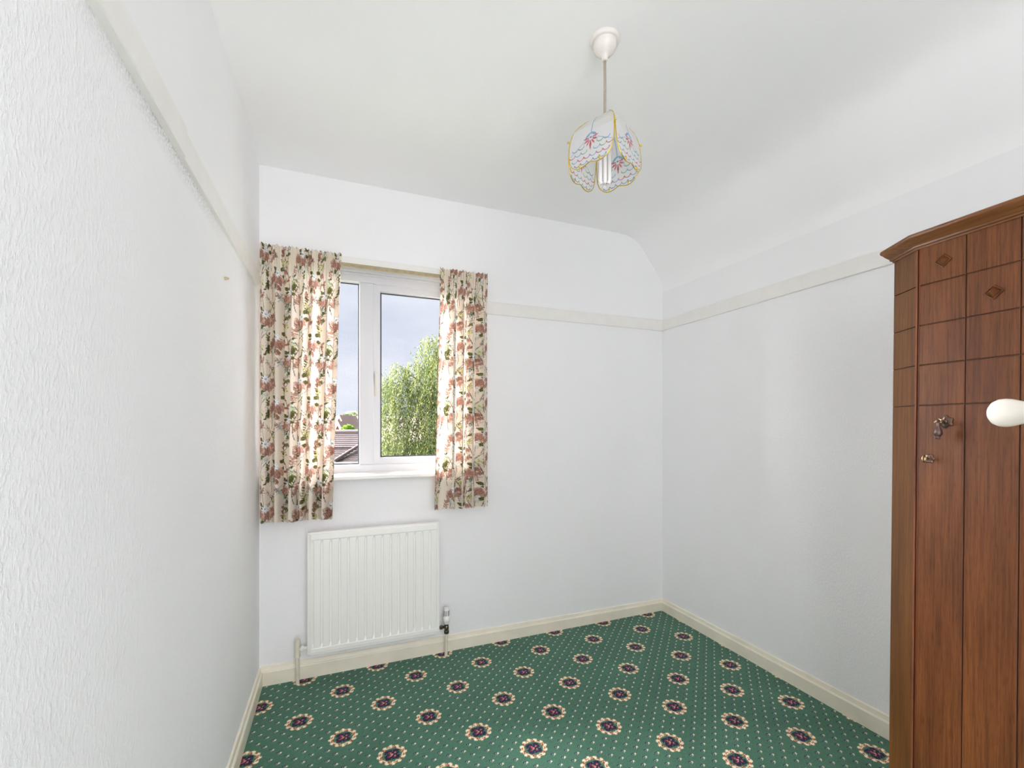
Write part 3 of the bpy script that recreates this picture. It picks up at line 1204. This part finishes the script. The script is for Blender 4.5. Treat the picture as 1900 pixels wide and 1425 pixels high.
def bev_panel(name, lo, hi, mat, parent, M=None, bv=.0014):
    bm = bmesh.new()
    add_box(bm, lo, hi)
    bm.faces.ensure_lookup_table()
    fe = [e for e in bm.edges if all(abs(v.co.y - lo[1]) < 1e-6 for v in e.verts)]
    bmesh.ops.bevel(bm, geom=fe, offset=bv, segments=1, affect='EDGES')
    if M is not None:
        bmesh.ops.transform(bm, matrix=M, verts=bm.verts)
    return bmobj(name, bm, mat, parent)


door = box('door', (.0005, .0035, .083), (DW, .020, 1.7355), M_groove, ward)
g = .0011
for c_ in range(4):
    for z0, z1 in rows:
        bev_panel('panel', (c_ * .1005 + g, 0, z0 + g), ((c_ + 1) * .1005 - g, .0045, z1 - g), M_door, door)
box('lipping', (-.0005, -.0004, .084), (.0018, .0050, 1.7345), wood('oak_lipping_red', (92, 44, 26), (118, 60, 36)), door)
# pyramid studs
for cx_, cz_ in ((.0533, 1.679), (.154, 1.566), (.2505, 1.566), (.3512, 1.679)):
    bm = bmesh.new()
    rim = [(.0190, 0), (0, .0182), (-.0190, 0), (0, -.0182)]
    lay = [(1.0, .0005), (1.0, -.0028), (.84, -.0036), (.74, -.0020), (.66, -.0040), (.10, -.0160), (0, -.0165)]
    prev = None
    for sc, yy in lay:
        if sc == 0:
            tip = bm.verts.new((cx_, yy, cz_))
            for i in range(4):
                bm.faces.new((prev[i], prev[(i + 1) % 4], tip))
            break
        cur = [bm.verts.new((cx_ + x * sc, yy, cz_ + z * sc)) for x, z in rim]
        if prev:
            for i in range(4):
                bm.faces.new((prev[i], prev[(i + 1) % 4], cur[(i + 1) % 4], cur[i]))
        prev = cur
    bmobj('diamond_stud', bm, M_door, door)
# canted corner posts with the same grooves
for side in (0, 1):
    L_ = math.hypot(CX + .005, CY)
    ang = math.atan2(CY, CX + .005)
    if side == 0:
        M = Matrix.Translation((CX, CY, 0)) @ Matrix.Rotation(math.atan2(-CY, -.005 - CX), 4, 'Z')
    else:
        M = Matrix.Translation((DW + .005, 0, 0)) @ Matrix.Rotation(math.atan2(CY, -.005 - CX), 4, 'Z')
    core = bmesh.new()
    add_box(core, (0, .004, .002), (L_, .018, ZT - .004))
    bmesh.ops.transform(core, matrix=M, verts=core.verts)
    post = bmobj('corner_post', core, M_groove, ward)
    for z0, z1 in [(.004, 1.2965)] + rows[1:]:
        bev_panel('panel', (0, 0, z0 + g), (L_ - .0008, .0045, z1 - g), M_stile, post, M, .0010)
    if side == 0:
        # rounded reddish edge beside the door gap
        p0 = M @ Vector((L_ - .0022, .001, .004)); p1 = M @ Vector((L_ - .0022, .001, 1.734))
        tube('edge_bead', [p0, p1], .0024, wood('oak_bead', (110, 58, 36), (140, 84, 52)), post, 10)
for x0, x1 in ((CX - .001, CX + .012), (DW - CX - .012, DW - CX + .001)):
    box('end_panel', (x0, CY + .004, .0), (x1, DEP, ZT), M_stile, ward)
box('plinth', (-.003, .004, 0), (DW + .003, .016, .081), M_door, ward)
# cornice: moulded profile swept round the front with mitres
path = [Vector((CX, DEP)), Vector((CX, CY)), Vector((-.005, .0)), Vector((DW + .005, .0)), Vector((DW - CX, CY)), Vector((DW - CX, DEP))]
cp = [(-.012, 1.729), (.003, 1.729), (.0045, 1.7335), (.0085, 1.7345), (.0095, 1.739), (.0125, 1.742), (.0185, 1.748), (.0235, 1.7545), (.0265, 1.7565), (.0285, 1.7605), (.0280, 1.7665), (.0255, 1.769), (-.012, 1.769)]


def offs(path, o):
    out = []
    for i, p in enumerate(path):
        ns = []
        if i > 0:
            d_ = (p - path[i - 1]).normalized(); ns.append(Vector((-d_.y, d_.x)))
        if i < len(path) - 1:
            d_ = (path[i + 1] - p).normalized(); ns.append(Vector((-d_.y, d_.x)))
        nn = ns[0] if len(ns) == 1 else (ns[0] + ns[1]) / (1 + ns[0].dot(ns[1]))
        out.append(p - nn * o)
    return out


test = offs(path, .03)
sgn = 1 if test[2].y < 0 else -1
v, f = [], []
for o_, z in cp:
    for p in offs(path, o_ * sgn):
        v.append((p.x, p.y, z))
m = len(path); q = len(cp)
for r in range(q):
    r2 = (r + 1) % q
    for i in range(m - 1):
        f.append((r * m + i, r * m + i + 1, r2 * m + i + 1, r2 * m + i))
f.append(tuple(r * m for r in range(q))); f.append(tuple(r * m + m - 1 for r in range(q)))
autosmooth(pyobj('cornice', v, f, M_corn, ward), 32)
bm = bmesh.new()
tp_ = [bm.verts.new((p.x, p.y, 1.7655)) for p in offs(path, -.01 * sgn)]
bm.faces.new(tp_)
bmobj('top_board', bm, M_groove, ward)
# drop handle: lobed backplate, post, pivot and pear drop
hx, hz = .0620, 1.2515
bm = bmesh.new()
N = 60
r_o = [.0135 + .0045 * abs(math.cos(3 * (2 * PI * k / N))) ** 3 for k in range(N)]
lay = [(1, 0.0), (1, -.0022), (.86, -.0036), (.45, -.0045), (.40, -.007), (.30, -.008)]
prev = None
for sc, yy in lay:
    cur = [bm.verts.new((hx + r_o[k] * sc * math.cos(2 * PI * k / N + .5), yy, hz + r_o[k] * sc * math.sin(2 * PI * k / N + .5))) for k in range(N)]
    if prev:
        for k in range(N):
            bm.faces.new((prev[k], prev[(k + 1) % N], cur[(k + 1) % N], cur[k]))
    prev = cur
bm.faces.new(prev)
add_lathe(bm, [(.0042, 0), (.0036, .008), (.0032, .020), (.0044, .022), (.0050, .025), (.0040, .0285), (0, .0295)], segs=16,
          frame=Matrix.Translation((hx, -.006, hz - .001)) @ Matrix.Rotation(PI / 2, 4, 'X'))
hdl = autosmooth(bmobj('drop_handle', bm, M_brass, door), 35)
bm = bmesh.new()
zt_ = hz - .003
add_lathe(bm, [(0, zt_ + .004), (.0038, zt_ + .003), (.0046, zt_ - .002), (.0032, zt_ - .006), (.0042, zt_ - .010), (.0072, zt_ - .017), (.0093, zt_ - .024), (.0092, zt_ - .029), (.0070, zt_ - .034), (.0042, zt_ - .0365), (.0040, zt_ - .039), (.0052, zt_ - .041), (.0040, zt_ - .0435), (0, zt_ - .044)],
          loc=(hx, -.030, 0), segs=24)
autosmooth(bmobj('drop_pull', bm, simple('antique_bronze', (96, 76, 70), rough=.35, metal=.6, noise=.15, nscale=90), door), 35)
bm = bmesh.new()
for dx_ in (-.0062, .0062):
    bmesh.ops.create_uvsphere(bm, u_segments=12, v_segments=8, radius=.0030, matrix=Matrix.Translation((hx + dx_, -.030, zt_ + .001)))
add_tube(bm, [(hx - .006, -.030, zt_ + .001), (hx + .006, -.030, zt_ + .001)], .0018, 8)
bmobj('pivot_pin', bm, M_brass_l, door, True)
# keyhole plate with the key in it
kx, kz = .0272, 1.152
bm = bmesh.new()
r_o = [.0112 + .0012 * math.cos(6 * (2 * PI * k / N)) for k in range(N)]
prev = None
for sc, yy in [(1, 0.0), (1, -.0018), (.85, -.0032), (.42, -.0034), (.36, -.0016)]:
    cur = [bm.verts.new((kx + r_o[k] * sc * math.cos(2 * PI * k / N), yy, kz + 1.08 * r_o[k] * sc * math.sin(2 * PI * k / N))) for k in range(N)]
    if prev:
        for k in range(N):
            bm.faces.new((prev[k], prev[(k + 1) % N], cur[(k + 1) % N], cur[k]))
    prev = cur
bm.faces.new(prev)
autosmooth(bmobj('escutcheon', bm, M_brass, door), 35)
bm = bmesh.new()
add_tube(bm, [(kx, .002, kz), (kx, -.016, kz)], .0019, 10)
ringp = [(kx, -.0225 + .0062 * math.cos(a), kz + .0085 * math.sin(a)) for a in np.linspace(0, 2 * PI, 24, endpoint=False)]
add_tube(bm, ringp, .0019, 8, True)
bmesh.ops.create_uvsphere(bm, u_segments=10, v_segments=8, radius=.0028, matrix=Matrix.Translation((kx, -.0155, kz)))
key = autosmooth(bmobj('wardrobe_key', bm, M_brass_l, None), 50)
key.matrix_world = ward.matrix_basis.copy()
thing(key, 'small brass key standing in the wardrobe keyhole', 'key')

# ------------------------------------------------------------------ open door by the viewer's right hand; only its knob reaches the view
M_gloss = simple('door_gloss_white', (236, 234, 228), rough=.3, noise=.01)
M_knob = simple('knob_ivory_white', (240, 234, 222), rough=.16, noise=.015, nscale=40)
dr = empty('door_1', (.74, .235, 0))
struct(dr, 'narrow white folding door leaf, its ivory white knob at the right picture edge')
box('door_leaf', (0, -.038, .008), (.15, 0, 1.985), M_gloss, dr, .002)
kb = bmesh.new()
add_lathe(kb, [(.0, 0), (.0235, .0), (.0235, .003), (.021, .005), (.0115, .006), (.0080, .010), (.0080, .018), (.0092, .028), (.0118, .038), (.0148, .047), (.0174, .055), (.0184, .061), (.0178, .067), (.0148, .0725), (.0096, .0762), (.0045, .0776), (0, .0780)],
          segs=40, frame=Matrix.Translation((.062, 0, 1.266)) @ Matrix.Rotation(-PI / 2, 4, 'X'))
autosmooth(bmobj('door_knob', kb, M_knob, dr), 40)

# ------------------------------------------------------------------ small plug left in the left wall
hk = empty('wall_plug', (XL, 1.717, 1.739))
thing(hk, 'small beige plug stub sticking out of the left wall', 'wall plug')
lathe('plug', [(0, -.004), (.0045, -.004), (.005, .002), (.0042, .010), (.0024, .012), (0, .012)], simple('plug_beige', (196, 172, 140), rough=.6), hk, (0, 0, 0), 'X', 14)
lathe('plug_hole', [(0, .0118), (.0016, .0118), (.0014, .0130), (0, .0130)], simple('plug_dark', (70, 52, 40), rough=.7), hk, (0, 0, 0), 'X', 10)

# ------------------------------------------------------------------ outdoors (x = sideways, y = distance along the view, z = height)
CY_, SY_ = math.cos(YAW), math.sin(YAW)


def yard(x, y, z=0.0):
    return Vector((x * CY_ + y * SY_, -x * SY_ + y * CY_, z))


GZ = -2.75
M_grass = simple('grass', (96, 104, 78), rough=.9, noise=.3, nscale=.6)
gnd = pyobj('ground', [(-90, YB + 1.2, GZ), (120, YB + 1.2, GZ), (160, 260, GZ), (-60, 260, GZ)], [(0, 1, 2, 3)], M_grass)
struct(gnd)

M_bark = simple('bark', (96, 84, 70), rough=.9, noise=.3, nscale=8, bump=.5, bscale=30)
M_leafs = print_mat('leaves', rough=.6, translucent=.32, spec=.15)


def leaf_mesh(name, cen, dirs, sizes, cols, parent):
    """cen, dirs (n,3); each leaf is a small folded quad pair"""
    nL = len(cen)
    d_ = dirs / np.linalg.norm(dirs, axis=1, keepdims=True)
    rv = nrg.normal(size=(nL, 3))
    sdv = np.cross(d_, rv)
    sdv /= np.linalg.norm(sdv, axis=1, keepdims=True)
    Ls, Ws = sizes[:, :1], sizes[:, 1:]
    p0 = cen
    p1 = cen + d_ * Ls * .5 + sdv * Ws * .5
    p2 = cen + d_ * Ls
    p3 = cen + d_ * Ls * .5 - sdv * Ws * .5
    V = np.stack([p0, p1, p2, p3], 1).reshape(-1, 3)
    me = bpy.data.meshes.new(name)
    me.vertices.add(nL * 4)
    me.vertices.foreach_set('co', V.reshape(-1).astype(np.float32))
    me.loops.add(nL * 4)
    me.loops.foreach_set('vertex_index', np.arange(nL * 4, dtype=np.int32))
    me.polygons.add(nL)
    me.polygons.foreach_set('loop_start', np.arange(0, nL * 4, 4, dtype=np.int32))
    me.update(calc_edges=True)
    at = me.color_attributes.new('print', 'FLOAT_COLOR', 'POINT')
    c4 = np.ones((nL, 4, 4), np.float32)
    c4[:, :, :3] = cols[:, None, :]
    at.data.foreach_set('color', c4.reshape(-1))
    o = link(name, me, M_leafs, parent)
    o['kind'] = 'stuff'
    return o


# weeping tree, about 16 m away
tx, ty = -2.95, 18.0
TS = 1.09
tree = empty('weeping_tree', yard(tx, ty, GZ))
thing(tree, 'tall green weeping tree filling the casement view', 'tree')
tb_ = Vector(tree.location)
tube('trunk', [yard(tx, ty, GZ) - tb_, yard(tx + .05, ty, 0) - tb_, yard(tx + .1, ty, 2.2) - tb_, yard(tx + .1, ty, 4.0) - tb_], [.22, .17, .10, .03], M_bark, tree, 10)
lobes = [  # x, y, top z, radius, bottom z
    (tx - .30, ty, 4.35, .55, -1.5), (tx + .45, ty + .3, 4.15, .85, -2), (tx + .1, ty - .4, 3.6, .95, -2), (tx - .85, ty, 3.45, .55, -2),
    (tx - 1.65, ty + .2, 3.30, .50, -2.2), (tx - 1.35, ty - .3, 2.8, .60, -2.4), (tx - 2.05, ty + .3, 2.75, .38, -2.4), (tx + 1.2, ty + .4, 3.7, 1.0, -2), (tx + 1.7, ty, 3.0, .9, -2)]
cen, dirs, siz, cols = [], [], [], []
pal = [lin(c) for c in ((88, 98, 48), (76, 88, 42), (102, 110, 58), (56, 70, 36), (114, 120, 68), (66, 80, 48))]
for (lx_, ly_, lz_, lr, lb) in lobes:
    lx_, lz_, lr = tx + (lx_ - tx) * TS, CAMH + .42 + (lz_ - CAMH) * TS, lr * TS
    bmt = [yard(tx + .08, ty, min(2.0, lz_ - 1.6)) - tb_, yard((lx_ + tx) / 2, ly_, lz_ - .8) - tb_, yard(lx_, ly_, lz_ - .25) - tb_]
    tube('branch', bmt, [.06, .035, .012], M_bark, tree, 6)
    ns = int(118 * (lr / .6) ** 1.4)
    for k in range(ns):
        a, rr = rnd.uniform(0, 2 * PI), lr * math.sqrt(rnd.random())
        sx, sy = lx_ + rr * math.cos(a), ly_ + rr * math.sin(a)
        hgt = lz_ - (rr / lr) ** 2 * lr * 1.0
        levels = [hgt - rnd.random() * .25]
        while levels[-1] > lb:
            levels.append(levels[-1] - rnd.uniform(.5, 1.1))
        base_c = pal[rnd.randrange(len(pal))]
        for z0 in levels[:-1]:
            if rnd.random() < .26:
                continue
            ox, oy = rnd.gauss(0, .12), rnd.gauss(0, .12)
            ln = rnd.uniform(.45, .95)
            nl = int(ln * 16)
            for i in range(nl):
                q = i / nl
                p = yard(sx + ox + (sx - lx_) / max(lr, .1) * .18 * q + rnd.gauss(0, .035), sy + oy + rnd.gauss(0, .05), z0 - q * ln)
                cen.append(p - tb_)
                dirs.append((rnd.gauss(0, .55), rnd.gauss(0, .55), -1))
                siz.append((rnd.uniform(.07, .13), rnd.uniform(.028, .05)))
                cols.append(base_c * rnd.uniform(.75, 1.2))
leaf_mesh('foliage', np.array([tuple(c) for c in cen]), np.array(dirs, float), np.array(siz), np.array(cols), tree)


def shrub(name, x, y, z0, w, h, n, pal_, label, cat, group=None, leaf=.09):
    o = empty(name, yard(x, y, GZ))
    thing(o, label, cat, group)
    bb = Vector(o.location)
    tube('stem', [yard(x, y, GZ) - bb, yard(x, y, z0 + h * .5) - bb], [.08, .02], M_bark, o, 6)
    c_, d_, s_, k_ = [], [], [], []
    blobs = [(rnd.uniform(-.36, .36) * w, rnd.uniform(.35, .8) * h, rnd.uniform(.13, .24) * w) for _ in range(12)]
    for i in range(n):
        bx_, bz_, br = blobs[rnd.randrange(len(blobs))]
        u = Vector((rnd.gauss(0, 1), rnd.gauss(0, 1), rnd.gauss(0, 1))).normalized() * br * rnd.uniform(.7, 1.05)
        p = yard(x + bx_ + u.x, y + u.y, z0 + bz_ + u.z * min(1, h / w * 1.2))
        c_.append(tuple(p - bb)); d_.append((u.x + rnd.gauss(0, .3) * br, u.y, u.z + .2 * br))
        s_.append((leaf * rnd.uniform(.7, 1.3), leaf * .6)); k_.append(pal_[rnd.randrange(len(pal_))] * rnd.uniform(.75, 1.2))
    leaf_mesh('foliage', np.array(c_), np.array(d_), np.array(s_), np.array(k_), o)
    return o


bright = [lin(c) for c in ((112, 142, 46), (96, 128, 40), (128, 154, 64), (78, 112, 38))]
darkg = [lin(c) for c in ((92, 112, 72), (108, 128, 84), (80, 98, 66))]
shrub('garden_tree', -7.98, 22.0, -1.0, 1.5, 2.75, 8000, bright, 'bright green leafy bush above the near tiled roof', 'bush', leaf=.11)

# near hipped roof, 15 m away
M_tile = simple('roof_tile_brown', (56, 45, 44), rough=.85, noise=.16, nscale=2.2)
M_tile2 = simple('roof_tile_mauve', (150, 128, 128), rough=.85, noise=.10, nscale=.6)
M_ridge = simple('ridge_tile', (78, 66, 64), rough=.8, noise=.12, nscale=3)
M_gut = simple('gutter_grey', (150, 150, 152), rough=.4)
M_render = simple('render_cream', (206, 196, 184), rough=.9, noise=.06, nscale=1)
house = empty('neighbour_house', yard(-6.5, 15, GZ))
thing(house, 'near neighbouring house with a brown tiled roof and diagonal hip ridge', 'house')
hb_ = Vector(house.location)


def courses(name, x0, x1, y_top, z_top, y_bot, z_bot, gauge, mat, parent, basev, lip=.016):
    """stepped tile courses down a slope, each course proud of the one below it"""
    L = math.hypot(y_top - y_bot, z_top - z_bot)
    n_ = max(1, int(round(L / gauge)))
    sl = Vector((0, y_bot - y_top, z_bot - z_top)) / L
    nrm = Vector((0, sl.z, -sl.y))
    if nrm.z < 0:
        nrm = -nrm
    v, f = [], []
    for i in range(n_):
        a = Vector((0, y_top, z_top)) + sl * (L * i / n_)
        b = Vector((0, y_top, z_top)) + sl * (L * (i + 1) / n_) + nrm * lip
        c = Vector((0, y_top, z_top)) + sl * (L * (i + 1) / n_)
        k = len(v)
        for p in (a, b, c):
            for x in (x0, x1):
                v.append(yard(x, p.y, p.z) - basev)
        f += [(k, k + 1, k + 3, k + 2), (k + 2, k + 3, k + 5, k + 4)]
    return pyobj(name, v, f, mat, parent)


rz = 1.02
courses('upper_roof', -10, -4.95, 15.0, rz, 14.42, .52, .10, M_tile, house, hb_)
courses('upper_roof_back', -10, -4.95, 15.0, rz, 16.2, .2, .35, M_tile, house, hb_)
courses('lower_roof', -10, -4.62, 14.45, .50, 13.9, .085, .10, M_tile, house, hb_, .024)
courses('lean_to_roof', -10, -4.32, 13.82, .03, 12.8, -.65, .10, M_tile, house, hb_, .022)
tube('ridge_cap', [yard(-10, 15.0, rz + .01) - hb_, yard(-4.95, 15.0, rz + .01) - hb_], .07, M_ridge, house, 8)
tube('hip_cap', [yard(-4.95, 14.40, .62) - hb_, yard(-5.58, 13.86, .13) - hb_], .055, M_ridge, house, 8)
tube('gutter', [yard(-10, 13.85, .055) - hb_, yard(-4.55, 13.85, .055) - hb_], .035, M_gut, house, 8)
bm = bmesh.new()
add_box(bm, (-9.9, 14.1, GZ), (-5.0, 15.9, .15))
bmesh.ops.transform(bm, matrix=Matrix.Translation(-hb_) @ Matrix.Rotation(-YAW, 4, 'Z'), verts=bm.verts)
bmobj('house_wall', bm, M_render, house)

# brick house with white bargeboards, and the long roof beyond it
M_brick = simple('brick_orange', (196, 116, 78), rough=.9, noise=.15, nscale=3)
M_barge = simple('bargeboard_white', (238, 238, 238), rough=.5)


def gable_house(name, x, y, peak, half, pitch, depth, wallm, label):
    o = empty(name, yard(x, y, GZ))
    thing(o, label, 'house')
    bb = Vector(o.location)
    ez = peak - half * pitch
    Mx = Matrix.Translation(-bb) @ Matrix.Rotation(-YAW, 4, 'Z')
    def tr(pts): return [Mx @ Vector(p) for p in pts]
    front = [(x - half, y, GZ), (x + half, y, GZ), (x + half, y, ez), (x, y, peak), (x - half, y, ez)]
    back = [(px, y + depth, pz) for px, _, pz in front]
    v = tr(front + back)
    f = [(0, 1, 2, 3, 4), (9, 8, 7, 6, 5), (0, 5, 6, 1), (1, 6, 7, 2), (0, 4, 9, 5)]
    pyobj('brick_wall', v, f, wallm, o)
    for sg in (-1, 1):
        ex = x + sg * half * 1.12
        ezz = peak - half * 1.12 * pitch
        v = tr([(x, y - .25, peak + .12), (ex, y - .25, ezz + .12), (ex, y + depth, ezz + .12), (x, y + depth, peak + .12),
                (x, y - .25, peak + .02), (ex, y - .25, ezz + .02), (ex, y + depth, ezz + .02), (x, y + depth, peak + .02)])
        pyobj('roof_slope', v, [(0, 1, 2, 3), (4, 7, 6, 5), (0, 4, 5, 1), (1, 5, 6, 2), (2, 6, 7, 3), (3, 7, 4, 0)], M_tile2, o)
        v = tr([(x, y - .30, peak + .14), (ex, y - .30, ezz + .14), (ex, y - .30, ezz - .12), (x, y - .30, peak - .16),
                (x, y - .24, peak + .14), (ex, y - .24, ezz + .14), (ex, y - .24, ezz - .12), (x, y - .24, peak - .16)])
        pyobj('bargeboard', v, [(0, 1, 2, 3), (4, 7, 6, 5), (0, 4, 5, 1), (1, 5, 6, 2), (2, 6, 7, 3), (3, 7, 4, 0)], M_barge, o)
    return o


gable_house('brick_house', -11.75, 30.0, 1.42, 1.6, 2.0, 6, M_brick, 'orange brick gable with white bargeboards behind the bright bush')
gable_house('far_gable_house', -18.7, 48.0, 2.25, .95, 2.1, 5, M_brick, 'small far gable with pale bargeboards in front of the long roof')
longr = empty('long_roof_house', yard(-17, 55, GZ))
thing(longr, 'distant house with a long mauve tiled roof and rooflight', 'house')
lb_ = Vector(longr.location)
courses('roof', -26, -11, 58.0, 2.45, 54.0, -.6, .45, M_tile2, longr, lb_, .03)
bm = bmesh.new()
add_box(bm, (-25.5, 54.3, GZ), (-11.5, 60, -.4))
bmesh.ops.transform(bm, matrix=Matrix.Translation(-lb_) @ Matrix.Rotation(-YAW, 4, 'Z'), verts=bm.verts)
bmobj('wall', bm, M_render, longr)
bm = bmesh.new()
add_box(bm, (-19.8, 56.2, 1.62), (-18.9, 57.4, 1.78))
bmesh.ops.transform(bm, matrix=Matrix.Translation(-lb_) @ Matrix.Rotation(-YAW, 4, 'Z'), verts=bm.verts)
bmobj('rooflight', bm, M_barge, longr)
hillr = empty('hilltop_house', yard(-36, 100, GZ))
thing(hillr, 'far hilltop house with a low brown roof on the skyline', 'house')
hl_ = Vector(hillr.location)
v = [yard(*p) - hl_ for p in ((-39.5, 100, 3.2), (-33, 100, 3.2), (-35, 100, 4.5), (-37.2, 100, 4.5), (-39.5, 108, 3.2), (-33, 108, 3.2), (-35, 104, 4.5), (-37.2, 104, 4.5))]
pyobj('roof', v, [(0, 1, 2, 3), (5, 4, 7, 6), (1, 5, 6, 2), (4, 0, 3, 7), (3, 2, 6, 7)], M_tile2, hillr)
bm = bmesh.new()
add_box(bm, (-39, 100.4, GZ), (-33.5, 107.5, 3.22))
bmesh.ops.transform(bm, matrix=Matrix.Translation(-hl_) @ Matrix.Rotation(-YAW, 4, 'Z'), verts=bm.verts)
bmobj('wall', bm, M_render, hillr)
mast = tube('aerial_mast', [yard(-33.4, 95, GZ), yard(-33.4, 95, 5.2)], .06, M_gasket, None, 6)
thing(mast, 'thin dark mast standing on the skyline', 'mast')
for i, (x, h, lab) in enumerate(((-38.6, 5.9, 'dark green tree on the skyline nearest the left curtain'),
                                 (-33.9, 5.3, 'low dark green tree on the skyline right of the taller one'))):
    shrub('skyline_tree', x, 92, -1.0, 3.6, h, 2600, darkg, lab, 'tree', 'skyline trees', leaf=.4)
shrub('garden_hedge', -3.4, 24.5, -2.7, 7.0, 3.0, 7000, darkg + bright[3:], 'dark green hedge behind the weeping tree', 'hedge', leaf=.2)
